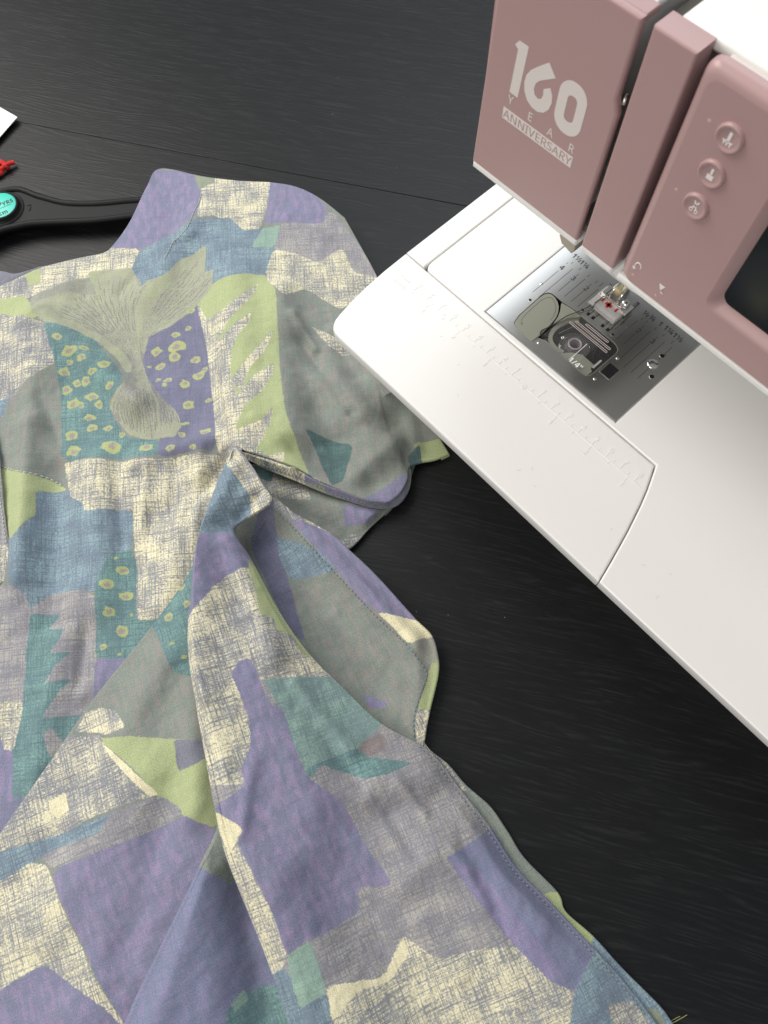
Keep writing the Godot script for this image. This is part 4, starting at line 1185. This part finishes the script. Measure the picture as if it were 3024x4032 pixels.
	lathe(st, [[0.0, 0.085], [0.12, 0.08], [0.24, 0.055], [0.33, 0.01], [0.34, -0.01]], Transform3D(Basis(), Vector3(4.0, top, -6.39)), 28)
	var screw := part("plate_screw", st, mats.chrome, plate)
	st = begin()
	var sl := rect(-0.31, -0.035, 0.31, 0.035)
	slab(st, sl, 0.0, 0.012, 0.0, 0.0, Transform3D(Basis(Vector3.UP, 0.55), Vector3(4.0, top + 0.078, -6.39)))
	part("screw_slot", st, mats.engraving, plate)
	build_bobbin(plate, top, left, right)
	# feed dogs
	for f in [[-0.85, -0.67, -8.2, -6.16], [-0.49, -0.29, -6.9, -6.16], [0.26, 0.45, -6.8, -6.15], [0.64, 0.84, -9.0, -6.16]]:
		st = begin()
		slab(st, rect(f[0], f[2], f[1], f[3]), top - 0.01, top + 0.005)
		part("feed_slot_shade", st, mats.black, plate)  # black slab on uncut plate, painted in place of the slot's shade
		st = begin()
		var z: float = f[3] - 0.22
		while z > f[2] + 0.1:
			for s in 2:
				var x: float = lerpf(f[0], f[1], 0.3 + 0.4 * s)
				var l0 := PackedVector3Array([Vector3(x - 0.035, top, z), Vector3(x + 0.035, top, z), Vector3(x + 0.035, top, z - 0.085), Vector3(x - 0.035, top, z - 0.085)])
				var l1 := PackedVector3Array([Vector3(x - 0.02, top + 0.09, z - 0.05), Vector3(x + 0.02, top + 0.09, z - 0.05), Vector3(x + 0.02, top + 0.09, z - 0.075), Vector3(x - 0.02, top + 0.09, z - 0.075)])
				loft(st, [l0, l1], [-1])
				quad(st, l1[0], l1[1], l1[2], l1[3])
			z -= 0.105
		part("feed_dog", st, mats.nickel, plate)

func build_bobbin(plate: Node3D, top: float, left: PackedVector2Array, right: PackedVector2Array) -> void:
	# cavity
	var st := begin()
	var well := left.duplicate()
	var rr := right.duplicate()
	rr.reverse()
	well.append_array(rr)
	var l0 := PackedVector3Array()
	var l1 := PackedVector3Array()
	for v in well:
		l0.append(Vector3(v.x, top - 0.02, v.y))
		l1.append(Vector3(v.x, top - 1.3, v.y))
	loft(st, [l0, l1], [-1])
	quad(st, Vector3(-3.7, top - 1.3, -6), Vector3(2.3, top - 1.3, -6), Vector3(2.3, top - 1.3, -2.4), Vector3(-3.7, top - 1.3, -2.4))
	part("bobbin_well", st, mats.black, plate)
	# opaque left door with its arrow groove
	st = begin()
	slab(st, points2([-1.74, -2.50, -1.95, -2.47, -3.18, -2.60, -3.32, -2.74, -3.46, -3.3, -3.51, -5.0, -3.48, -5.42, -3.36, -5.64, -3.12, -5.75, -2.85, -5.72, -2.55, -5.60, -2.30, -5.42, -2.05, -5.10, -1.88, -4.75, -1.78, -4.2, -1.70, -3.2]), top - 0.12, top + 0.015, 0.03)
	var door := part("bobbin_door", st, mats.beige, plate)
	st = begin()
	tube(st, spline(points3([-2.98, top + 0.015, -2.98, -3.16, top + 0.015, -3.15, -3.25, top + 0.015, -3.6, -3.30, top + 0.015, -4.6, -3.26, top + 0.015, -5.2, -3.05, top + 0.015, -5.52, -2.75, top + 0.015, -5.48, -2.35, top + 0.015, -5.20, -2.08, top + 0.015, -4.75, -1.98, top + 0.015, -4.3]), 4), 0.018, 5)
	slab(st, points2([-2.88, -2.88, -3.06, -2.92, -2.96, -3.08]), top, top + 0.022)
	part("arrow_groove", st, mats.beige_dark, door)
	# frame between door and window, lower ledge, curved thread arm
	st = begin()
	slab(st, points2([-1.70, -5.86, -2.38, -5.74, -2.10, -5.35, -1.85, -4.85, -1.72, -4.3, -1.52, -4.75, -1.35, -5.25, -1.0, -5.78, -0.95, -5.86]), top - 0.2, top - 0.02)
	part("window_frame", st, mats.beige, plate)
	st = begin()
	slab(st, points2([-0.22, -3.08, 0.30, -3.72, 0.80, -4.04, 1.74, -4.02, 1.74, -3.70, 1.93, -3.62, 1.90, -3.12, 1.65, -3.02]), top - 0.3, top - 0.16)
	part("lower_ledge", st, mats.beige, plate)
	st = begin()
	var arm := spline(points3([-0.95, top - 0.2, -5.72, -1.25, top - 0.2, -5.35, -1.44, top - 0.2, -4.75, -1.48, top - 0.2, -4.15, -1.30, top - 0.2, -3.66, -0.95, top - 0.2, -3.38, -0.5, top - 0.2, -3.30, -0.08, top - 0.2, -3.42]), 5)
	var la := PackedVector3Array()
	var lb := PackedVector3Array()
	var lc := PackedVector3Array()
	var ld := PackedVector3Array()
	for i in arm.size():
		var dd := (arm[mini(i + 1, arm.size() - 1)] - arm[maxi(i - 1, 0)]).normalized()
		var s := Vector3(dd.z, 0, -dd.x) * 0.12
		la.append(arm[i] - s - Vector3(0, 0.15, 0))
		lb.append(arm[i] - s)
		lc.append(arm[i] + s)
		ld.append(arm[i] + s - Vector3(0, 0.15, 0))
	loft(st, [la, lb, lc, ld], [-1, -1, -1], false)
	part("thread_arm", st, mats.beige, plate)
	# bobbin
	var c := Vector3(-0.03, top - 0.55, -4.42)
	st = begin()
	lathe(st, [[0.27, -0.6], [0.27, 0.12], [0.31, 0.2], [0.40, 0.2], [0.45, 0.12], [0.48, 0.0], [0.56, -0.02], [0.56, -0.05], [0.45, -0.14], [0.45, -0.6]], Transform3D(Basis(), c), 36)
	part("bobbin", st, mats.smoke, plate)
	st = begin()
	lathe(st, [[0.57, -0.02], [0.92, -0.03], [0.94, -0.06], [0.92, -0.09], [0.57, -0.07]], Transform3D(Basis(), c), 40)
	part("bobbin_flange", st, mats.clear, plate)
	st = begin()
	lathe(st, [[0.30, 0.17], [0.34, 0.22], [0.38, 0.22], [0.40, 0.2]], Transform3D(Basis(), c), 36)
	part("bobbin_collar", st, mats.milky, plate)
	st = begin()
	lathe(st, [[0.03, 0.0], [0.05, 0.04], [0.09, 0.04], [0.11, 0.0]], Transform3D(Basis(), Vector3(-0.77, top - 0.25, -4.14)), 16)
	part("metal_eyelet", st, mats.chrome, plate)
	st = begin()
	tube(st, PackedVector3Array([Vector3(-1.11, top - 0.2, -4.13), Vector3(-0.84, top - 0.2, -5.12)]), 0.02, 6)
	part("guide_wire", st, mats.nickel, plate)
	# clear window with three slots, a line and its size
	st = begin()
	slab(st, points2([-1.60, -3.12, -1.30, -3.13, 1.74, -3.04, 1.98, -3.15, 2.08, -3.46, 2.11, -5.42, 1.92, -5.72, 1.53, -5.84, -0.9, -5.84, -1.62, -5.1]), top - 0.03, top)
	var win := part("clear_window", st, mats.clear, plate)
	var edge := begin()
	tube(edge, points3([-1.30, top, -3.11, 1.74, top, -3.02, 1.92, top, -3.08, 2.03, top, -3.2, 2.09, top, -3.46, 2.12, top, -5.42, 2.06, top, -5.6, 1.93, top, -5.74, 1.75, top, -5.83, 1.53, top, -5.86, -1.0, top, -5.86]), 0.02, 5)
	part("window_edge", edge, mats.beige, win)
	for s in [[-1.08, 1.66, -5.07], [-0.86, 1.66, -5.35], [-0.33, 1.26, -5.64]]:
		st = begin()
		var loop := PackedVector3Array()
		for k in 25:
			var a := TAU * k / 24.0
			loop.append(Vector3((s[1] if cos(a) > 0 else s[0]) + 0.055 * cos(a), top + 0.006, s[2] + 0.055 * sin(a)))
		tube(st, loop, 0.014, 5)
		part("window_slot", st, mats.print_grey, win)
	st = begin()
	slab(st, rect(0.545, -4.69, 0.575, -3.14), top, top + 0.008)
	part("quarter_line", st, mats.paper, win)
	lettering("quarter_lettering", "1/4\"", 0.18, Vector3(0.98, top + 0.005, -3.22), Vector3.RIGHT, Vector3(0, 0, -1), 0.008, mats.paper, win, true)
	st = begin()
	slab(st, rect(1.78, -4.45, 1.9, -3.72, 0.05), top - 0.02, top + 0.02, 0.01)
	part("window_latch", st, mats.milky, win)

func build_presser_foot(t: Node3D) -> void:
	var y := BED
	# sole with a long toe on the left
	var st := begin()
	var loops := []
	for e in [[-6.62, 0.30, 0.06], [-6.66, 0.24, 0.12], [-6.80, 0.13, 0.20], [-7.0, 0.09, 0.22], [-7.4, 0.08, 0.22], [-7.75, 0.08, 0.24]]:
		loops.append(PackedVector3Array([Vector3(-1.22, y + e[1], e[0]), Vector3(-0.86, y + e[1], e[0]), Vector3(-0.86, y + e[1] + e[2], e[0]), Vector3(-1.22, y + e[1] + e[2], e[0])]))
	loft(st, loops, [1, 1, 1, 1, 1])
	quad(st, loops[0][0], loops[0][1], loops[0][2], loops[0][3])
	box(st, -1.22, 0.86, y + 0.1, y + 0.34, -8.3, -7.52, 0.05)
	var foot := part("presser_foot", st, mats.bright_metal, t)
	# clear sole with red marks
	st = begin()
	loops = []
	for e in [[-6.66, 0.10, 0.42], [-6.80, 0.08, 0.48], [-7.50, 0.08, 0.48]]:
		loops.append(PackedVector3Array([Vector3(-0.76, y + e[1], e[0]), Vector3(0.72, y + e[1], e[0]), Vector3(0.72, y + e[2], e[0]), Vector3(-0.76, y + e[2], e[0])]))
	loft(st, loops, [-1, -1])
	quad(st, loops[0][0], loops[0][1], loops[0][2], loops[0][3])
	quad(st, loops[2][0], loops[2][1], loops[2][2], loops[2][3])
	part("clear_sole", st, mats.milky, foot)
	for r in [[-0.72, -0.60, -7.42, -7.12], [-0.42, 0.02, -7.33, -7.12], [-0.28, -0.12, -7.45, -6.98], [0.28, 0.40, -7.42, -7.12]]:
		st = begin()
		slab(st, rect(r[0], r[2], r[1], r[3]), y + 0.482, y + 0.49)
		part("red_mark", st, mats.red, foot)
	for r in [[-1.16, -0.88], [0.48, 0.80]]:
		st = begin()
		slab(st, rect(r[0], -7.58, r[1], -7.53), y + 0.335, y + 0.345)
		part("red_mark", st, mats.red, foot)
	# ankle: cross bar, two cheeks, brass pin, black guide, round nut
	st = begin()
	box(st, -0.72, 0.45, y + 0.44, y + 0.62, -7.62, -7.50, 0.03)
	part("cross_bar", st, mats.chrome, foot)
	for x in [-0.52, 0.08]:
		st = begin()
		slab(st, points2([-7.55, 0.3, -7.55, 0.95, -7.75, 1.25, -8.2, 1.4, -8.5, 1.4, -8.5, 0.3]), x - 0.05, x + 0.07, 0.02, 0.02, Transform3D(Basis(Vector3(0, 0, 1), Vector3(1, 0, 0), Vector3(0, 1, 0)), Vector3(0, y, 0)))
		part("ankle_cheek", st, mats.chrome, foot)
	st = begin()
	box(st, -0.44, 0.02, y + 0.85, y + 1.35, -8.3, -7.72, 0.04)
	part("brass_block", st, mats.brass, foot)
	st = begin()
	lathe(st, [[0.0, 0.0], [0.22, 0.0], [0.26, 0.04], [0.26, 0.4], [0.2, 0.44], [0.0, 0.44]], Transform3D(Basis(Vector3(0, 0, -1), Vector3(1, 0, 0), Vector3(0, -1, 0)), Vector3(0.3, y + 0.75, -7.75)), 24)
	part("ankle_nut", st, mats.chrome, foot)
	st = begin()
	slab(st, points2([-0.95, -7.35, -0.62, -7.30, -0.58, -7.6, -0.72, -8.1, -1.0, -8.1]), y + 0.5, y + 0.85, 0.05)
	part("thread_guide", st, mats.chrome, foot)
	st = begin()
	lathe(st, [[0.22, 0.8], [0.22, 7.0]], Transform3D(Basis(), Vector3(-0.2, y + 0.4, -8.6)), 20)
	part("presser_bar", st, mats.chrome, foot)
	st = begin()
	lathe(st, [[0.0, 0.02], [0.03, 0.2], [0.045, 2.2], [0.09, 2.4], [0.09, 6.5]], Transform3D(Basis(), Vector3(0.0, y + 0.9, -7.6)), 14)
	part("needle", st, mats.chrome, foot)
	# dark thread running out from under the foot across the bobbin cover
	st = begin()
	tube(st, spline(points3([-0.62, y + 1.05, -7.75, -0.72, y + 0.78, -7.4, -0.88, y + 0.36, -6.95, -1.1, y + 0.12, -6.3, -1.3, y + 0.06, -5.75, -1.50, y + 0.06, -5.2, -1.60, y + 0.05, -4.5, -1.72, y + 0.05, -3.8, -1.84, y + 0.04, -3.45, -1.74, y + 0.03, -3.2, -1.55, y + 0.0, -3.25, -1.25, y - 0.02, -3.38]), 6), 0.03, 6)
	part("dark_thread", st, mats.thread_dark, t)

func build_head(t: Node3D) -> void:
	var f := HEAD_Z
	# pink covers
	var st := begin()
	slab(st, points2([-8.09, BED + 8.5, -1.20, BED + 8.5, -1.13, BED + 13.2, -1.12, BED + 15.6, -1.36, BED + 16.2, -1.33, BED + 19.42, -7.72, BED + 19.42]), f - 0.28, f, 0.14, 0.0, FACING)
	box(st, -7.75, -1.36, BED + 19.12, BED + 19.415, f - 1.05, f - 0.285, 0.04)
	box(st, -8.08, -7.78, BED + 8.52, BED + 19.0, f - 1.05, f - 0.285)
	var cover := part("left_cover", st, mats.pink, t)
	build_logo(cover)
	st = begin()
	slab(st, points2([-0.86, BED + 8.5, 1.05, BED + 8.5, 1.03, BED + 19.45, -0.84, BED + 19.45]), f - 1.05, f, 0.10, 0.0, FACING)
	part("needle_bar_cover", st, mats.pink, t)
	var panel := begin()
	var loops := []
	var groups := []
	for e in [[0.0, -0.62], [0.0, -0.42], [0.03, -0.27], [0.12, -0.12], [0.26, -0.03], [0.42, 0.0]]:
		loops.append(ring(rect(1.36 + e[0], BED + 8.5 + e[0] * 0.4, 31 - e[0], BED + 19.5 - e[0], 0.5), f + e[1]))
		groups.append(0)
	for e in [[0.0, 0.0], [0.06, -0.02], [0.14, -0.08], [0.40, -0.34], [0.44, -0.42]]:
		loops.append(ring(rect(5.55 + e[0], BED + 10.28 + e[0], 17.5 - e[0], BED + 18.7 - e[0], 0.5), f + e[1]))
		groups.append(1)
	groups.resize(loops.size() - 1)
	groups[5] = -1
	loft(panel, loops, groups)
	var front := part("front_panel", panel, mats.pink, t)
	st = begin()
	slab(st, rect(5.9, BED + 10.6, 17.2, BED + 18.4), f - 0.6, f - 0.40, 0.0, 0.0, FACING)
	part("touch_screen", st, mats.screen, front)
	build_buttons(front)
	# white lips below the covers
	for x in [[-8.05, -1.18], [-0.86, 1.05], [1.38, 31.0]]:
		st = begin()
		slab(st, rect(x[0], BED + 8.14, x[1], BED + 8.5), f - 1.05, f - 0.02, 0.12, 0.0, FACING)
		part("lower_lip", st, mats.white, t)
	# white body behind the covers
	st = begin()
	box(st, -7.75, -2.1, BED + 8.1, BED + 19.0, -18.5, f - 1.07, 0.2)
	box(st, 1.5, 31.0, BED + 8.1, BED + 19.0, -18.5, f - 1.22, 0.2)
	part("head_body", st, mats.white, t)
	st = begin()
	box(st, 1.75, 31.0, BED + 18.6, BED + 19.28, f - 1.24, f - 0.66, 0.08)
	part("panel_gasket", st, mats.print_grey, t)
	st = begin()
	box(st, -7.7, -1.5, BED + 19.0, BED + 19.46, -18.5, f - 1.07, 0.15)
	box(st, -0.5, 31.0, BED + 18.9, BED + 19.5, -18.5, f - 1.08, 0.2)
	part("top_lid", st, mats.white, t)
	st = begin()
	box(st, -1.58, 1.48, BED + 8.3, BED + 18.2, -18.5, f - 2.4)
	part("slot_back", st, mats.grey, t)
	st = begin()
	box(st, -0.7, 0.9, BED + 8.3, BED + 18.8, f - 2.4, f - 1.06)
	box(st, -2.0, -0.88, BED + 8.16, BED + 8.9, f - 2.4, f - 0.75)
	part("slot_core", st, mats.gap, t)
	st = begin()
	tube(st, points3([-1.42, BED + 15.7, f - 1.2, -1.3, BED + 16.0, f - 0.7, -1.24, BED + 16.2, f - 0.4, -1.2, BED + 15.9, f - 0.35]), 0.1, 8)
	part("take_up_lever", st, mats.nickel, t)
	# rounded housing under the head and the thread cutter beside it
	st = begin()
	loops = []
	for e in [[0.0, 8.2], [0.0, 7.2], [0.12, 6.7], [0.4, 6.3], [0.9, 6.05], [1.4, 6.0]]:
		loops.append(ring_flat(rect(-2.0 + e[0], -14.5 + e[0], 3.5 - e[0], -3.95 - e[0], 1.3), BED + e[1]))
	loft(st, loops, [1, 1, 1, 1, 1])
	part("needle_housing", st, mats.white, t)
	st = begin()
	slab(st, points2([-2.7, 6.9, -2.45, 6.5, -1.75, 6.35, -1.62, 6.6, -1.62, 8.2, -2.7, 8.2]), -4.6, -3.85, 0.08, 0.0, Transform3D(FACING.basis, Vector3(0, BED, 0)))
	part("thread_cutter", st, mats.cutter, t)
	# arm and column at the right, outside the view
	st = begin()
	box(st, 19.0, 31.0, BED + 0.2, BED + 8.2, -18.5, -3.2, 0.6)
	part("column", st, mats.white, t)

func ring(p: PackedVector2Array, z: float) -> PackedVector3Array:
	var l := PackedVector3Array()
	for v in p:
		l.append(Vector3(v.x, v.y, z))
	return l

func ring_flat(p: PackedVector2Array, y: float) -> PackedVector3Array:
	var l := PackedVector3Array()
	for v in p:
		l.append(Vector3(v.x, y, v.y))
	return l

# flat print on the front of the head
func print_shape(called: String, shapes: Array, m: Material, parent: Node3D, lift := 0.008) -> void:
	var st := begin()
	for s in shapes:
		slab(st, s, HEAD_Z - 0.01, HEAD_Z + lift, 0.0, 0.0, FACING)
	part(called, st, m, parent)

func shifted(p: PackedVector2Array, by: Vector2) -> PackedVector2Array:
	var out := PackedVector2Array()
	for v in p:
		out.append(v + by)
	return out

func build_logo(cover: Node3D) -> void:
	var o := Vector2(0, BED)
	print_shape("logo_digit_one", [shifted(points2([-6.52, 15.62, -6.33, 15.88, -5.82, 15.88, -5.95, 13.45, -6.43, 13.45, -6.33, 15.5]), o)], mats.print_grey, cover)
	var six := points2([-4.70, 15.84, -4.25, 15.40, -4.98, 14.86, -5.16, 14.62, -5.20, 14.35, -5.10, 14.12, -4.90, 14.04, -4.74, 14.14, -4.68, 14.36, -4.72, 14.62, -4.40, 14.86, -4.24, 14.62, -4.18, 14.28, -4.26, 13.92, -4.48, 13.62, -4.80, 13.47, -5.15, 13.49, -5.45, 13.66, -5.66, 13.98, -5.74, 14.34, -5.70, 14.70, -5.52, 15.03, -5.25, 15.32])
	print_shape("logo_digit_six", [shifted(six, o)], mats.print_grey, cover)
	var outer := rect(-3.96, 13.38, -2.52, 15.78, 0.68, 8)
	var inner := rect(-3.48, 13.98, -2.98, 15.18, 0.22, 8)
	var halves := []
	for s in 2:
		var part_of := PackedVector2Array()
		var back := PackedVector2Array()
		for i in outer.size() / 2 + 1:
			var k := (i + s * outer.size() / 2 + 18) % outer.size()
			part_of.append(outer[k])
			back.append(inner[k])
		back.reverse()
		part_of.append_array(back)
		halves.append(shifted(part_of, o))
	print_shape("logo_digit_zero", halves, mats.print_grey, cover)
	for l in [["Y", -6.30, 13.12], ["E", -5.13, 13.0], ["A", -3.95, 12.96], ["R", -2.74, 12.94]]:
		lettering("logo_letter", l[0], 0.40, Vector3(l[1], BED + l[2], HEAD_Z + 0.004), Vector3.RIGHT, Vector3.UP, 0.008, mats.print_grey, cover)
	print_shape("logo_bar", [rect(-6.62, BED + 12.02, -2.53, BED + 12.60)], mats.print_grey, cover)
	lettering("logo_lettering", "ANNIVERSARY", 0.42, Vector3(-4.575, BED + 12.31, HEAD_Z + 0.010), Vector3.RIGHT, Vector3.UP, 0.006, mats.pink, cover, false, 1.08)

func build_buttons(front: Node3D) -> void:
	var face := Basis(Vector3(1, 0, 0), Vector3(0, 0, 1), Vector3(0, -1, 0))
	var k := 0
	for b in [[3.34, 17.57], [3.33, 15.96], [3.33, 14.34]]:
		var st := begin()
		lathe(st, [[0.0, 0.06], [0.34, 0.07], [0.40, 0.10], [0.45, 0.145], [0.50, 0.15], [0.545, 0.11], [0.57, 0.04], [0.58, -0.02]], Transform3D(face, Vector3(b[0], BED + b[1], HEAD_Z)), 32)
		var button := part("button", st, mats.pink, front)
		var at := Vector2(b[0], BED + b[1])
		var shapes := []
		if k == 0:
			shapes = [rect(-0.06, -0.12, 0.06, 0.26), rect(-0.20, -0.16, 0.20, -0.10), rect(-0.16, -0.27, -0.10, -0.18), rect(-0.03, -0.27, 0.03, -0.18), rect(0.10, -0.27, 0.16, -0.18)]
		elif k == 1:
			shapes = [rect(-0.05, 0.0, 0.05, 0.24), rect(-0.14, -0.24, 0.14, -0.04)]
		else:
			shapes = [points2([-0.13, 0.26, -0.06, 0.26, 0.13, -0.12, 0.06, -0.12]), points2([0.13, 0.26, 0.06, 0.26, -0.13, -0.12, -0.06, -0.12])]
		st = begin()
		for s in shapes:
			slab(st, shifted(s, at), HEAD_Z + 0.03, HEAD_Z + 0.082, 0.0, 0.0, FACING)
		if k == 2:
			for s in [-1, 1]:
				lathe(st, [[0.05, 0.03], [0.055, 0.082], [0.085, 0.082], [0.09, 0.03]], Transform3D(face, Vector3(b[0] + s * 0.12, BED + b[1] - 0.20, HEAD_Z)), 16)
		part("button_symbol", st, mats.icon, button)
		k += 1
	var st := begin()
	tube(st, spline(points3([2.02, BED + 9.55, HEAD_Z, 2.02, BED + 9.78, HEAD_Z, 2.10, BED + 9.92, HEAD_Z, 2.24, BED + 9.92, HEAD_Z, 2.32, BED + 9.80, HEAD_Z, 2.32, BED + 9.70, HEAD_Z]), 4), 0.03, 5)
	slab(st, points2([1.92, BED + 9.58, 2.12, BED + 9.58, 2.02, BED + 9.42]), HEAD_Z - 0.01, HEAD_Z + 0.02, 0.0, 0.0, FACING)
	part("reverse_symbol", st, mats.icon, front)
	st = begin()
	slab(st, points2([3.42, BED + 9.72, 3.72, BED + 9.72, 3.57, BED + 9.40]), HEAD_Z - 0.01, HEAD_Z + 0.02, 0.0, 0.0, FACING)
	slab(st, points2([3.62, BED + 9.36, 3.76, BED + 9.30, 3.74, BED + 9.26, 3.60, BED + 9.32]), HEAD_Z - 0.01, HEAD_Z + 0.02, 0.0, 0.0, FACING)
	part("thread_tension_symbol", st, mats.icon, front)
	for l in [[2.39, 17.66], [2.32, 14.41], [2.1, 9.1], [3.5, 8.95]]:
		st = begin()
		lathe(st, [[0.0, 0.012], [0.06, 0.01], [0.09, -0.01]], Transform3D(face, Vector3(l[0], BED + l[1], HEAD_Z)), 14)
		part("indicator", st, mats.indicator, front)

# ---------------------------------------------------------------- hanger, tag, yarn
func build_hanger() -> void:
	var t := thing("clothes_hanger", "black plastic clothes hanger with a round turquoise size marker, lying under the garment's neckline", "hanger", Vector3(-36, 0, 12))
	var top := spline(points3([-42.5, 0, 16.6, -40.93, 0, 14.13, -39.99, 0, 12.60, -39.66, 0, 12.0, -39.24, 0, 11.52, -38.63, 0, 11.22, -37.95, 0, 10.97, -37.26, 0, 10.62, -35.95, 0, 9.88, -34.91, 0, 8.96, -33.84, 0, 7.76, -32.6, 0, 6.11, -31.56, 0, 4.85]), 4)
	var low := spline(points3([-38.4, 0, 18.4, -37.28, 0, 16.1, -36.95, 0, 14.55, -36.48, 0, 13.54, -35.92, 0, 12.59, -34.77, 0, 11.22, -33.31, 0, 9.54, -32.6, 0, 8.63, -31.45, 0, 7.0, -30.6, 0, 5.9]), 4)
	var p := PackedVector2Array()
	for v in top:
		p.append(Vector2(v.x, v.z))
	low.reverse()
	for v in low:
		p.append(Vector2(v.x, v.z))
	var st := begin()
	slab(st, p, 0.55, 1.05, 0.05, 0.05)
	var body := part("hanger_body", st, mats.hanger, t)
	for run in [top, low]:
		st = begin()
		var r := PackedVector3Array()
		for v in run:
			r.append(Vector3(v.x, 1.02, v.z))
		tube(st, r, 0.24, 10)
		part("hanger_rim", st, mats.hanger, t)
	# mould mark
	st = begin()
	tube(st, spline(points3([-37.55, 1.06, 11.95, -37.40, 1.06, 11.80, -37.22, 1.06, 11.85, -37.10, 1.06, 11.98, -37.02, 1.06, 12.12]), 4), 0.035, 6)
	tube(st, points3([-37.40, 1.06, 11.80, -37.42, 1.06, 11.66]), 0.03, 6)
	part("mould_mark", st, mats.black, body)
	# size marker
	var c := Vector3(-38.53, 1.05, 13.47)
	st = begin()
	lathe(st, [[1.62, -0.06], [1.58, 0.08], [1.46, 0.10], [1.40, 0.0], [1.36, -0.02], [1.34, 0.3], [1.28, 0.42], [1.20, 0.45], [1.17, 0.42], [1.16, 0.38]], Transform3D(Basis(), c), 48)
	part("marker_ring", st, mats.hanger, t)
	st = begin()
	lathe(st, [[0.0, 0.41], [1.10, 0.41], [1.165, 0.385]], Transform3D(Basis(), c), 48)
	var disc := part("size_marker", st, mats.turquoise, t)
	var right := Vector3(0.235, 0, -0.972)
	var up := Vector3(-0.972, 0, -0.235)
	var y := 1.47
	lettering("marker_lettering", "3", 0.52, Vector3(-38.76, y, 13.44), right, up, 0.008, mats.ink, disc, true)
	lettering("marker_lettering", "YRS", 0.25, Vector3(-38.36, y, 12.90), right, up, 0.008, mats.ink, disc, true)
	lettering("marker_lettering", "cm", 0.24, Vector3(-37.75, y, 13.66), right, up, 0.008, mats.ink, disc, true)
	st = begin()
	slab(st, rect(-1.0, -0.012, 0.78, 0.012), 0, 0.008, 0.0, 0.0, Transform3D(Basis(right, Vector3.UP, -up), Vector3(-38.22, y - 0.005, 13.55)))
	part("marker_line", st, mats.ink, disc)

func build_tag_and_yarn() -> void:
	var t := thing("swing_tag", "blank corner of a white card tag on the black table above the hanger", "tag", Vector3(-47.5, 0, 9))
	var a := Vector3(-46.31, 0.42, 7.43)
	var e1 := Vector3(-0.978, -0.03, 0.205)
	var e2 := Vector3(0.332, -0.02, 0.943)
	var st := begin()
	var l0 := PackedVector3Array([a, a + e1 * 5.5, a + e1 * 5.5 + e2 * 8.5, a + e2 * 8.5])
	var l1 := PackedVector3Array()
	for v in l0:
		l1.append(v - Vector3(0, 0.05, 0))
	loft(st, [l0, l1], [-1])
	quad(st, l0[0], l0[1], l0[2], l0[3])
	quad(st, l1[0], l1[1], l1[2], l1[3])
	part("card", st, mats.paper, t)
	var y := thing("yarn_tie", "knotted piece of fuzzy red yarn beside the white tag and above the hanger", "yarn", Vector3(-42.8, 0, 11))
	var k := 0
	for l in [[-45.6, 0.15, 11.9, -44.4, 0.2, 11.35, -43.71, 0.25, 11.03, -43.51, 0.3, 10.92, -43.2, 0.34, 10.86, -42.85, 0.36, 10.80, -42.65, 0.30, 10.78],
			[-43.0, 0.3, 13.6, -42.72, 0.3, 12.4, -42.70, 0.34, 11.65, -42.70, 0.36, 11.40, -42.66, 0.40, 11.08, -42.68, 0.42, 10.82, -42.70, 0.36, 10.5, -42.64, 0.30, 10.16],
			[-42.7, 0.2, 13.2, -42.56, 0.2, 12.2, -42.50, 0.22, 11.66, -42.62, 0.26, 11.26, -42.74, 0.30, 11.0, -42.82, 0.30, 10.7]]:
		st = begin()
		tube(st, spline(points3(l), 10), 0.155, 12, 0.5, 3)
		# loose fibres
		var r := RandomNumberGenerator.new()
		r.seed = 50 + k
		var line := spline(points3(l), 10)
		for i in 70:
			var q := line[r.randi_range(0, line.size() - 1)]
			var d := Vector3(r.randf_range(-1, 1), r.randf_range(-0.2, 1), r.randf_range(-1, 1)).normalized()
			tube(st, PackedVector3Array([q + d * 0.1, q + d * 0.17, q + d * 0.2 + Vector3(r.randf_range(-1, 1), 0, r.randf_range(-1, 1)) * 0.06]), 0.008, 3)
		part("yarn_strand", st, mats.yarn, y)
		k += 1
	# knot
	st = begin()
	var knot := PackedVector3Array()
	for i in 21:
		var a2 := TAU * i / 20.0
		knot.append(Vector3(-42.68 + 0.16 * cos(a2), 0.33 + 0.2 * sin(a2), 10.83 + 0.08 * sin(a2)))
	tube(st, knot, 0.12, 10, 0.5, 3)
	part("yarn_knot", st, mats.yarn, y)
	# thread ends at the garment's hem
	var h := thing("thread_end", "loose olive thread lying by the garment's hem at the bottom edge of the table", "thread", Vector3(28, 0, 17))
	st = begin()
	tube(st, spline(points3([27.0, 0.25, 18.2, 27.6, 0.2, 17.7, 27.95, 0.12, 17.2, 28.1, 0.06, 16.85, 28.25, 0.05, 16.4]), 6), 0.02, 5)
	tube(st, spline(points3([27.3, 0.2, 18.0, 27.8, 0.14, 17.4, 27.9, 0.06, 17.1, 28.05, 0.05, 16.7]), 6), 0.015, 5)
	part("thread_strand", st, mats.thread_olive, h)
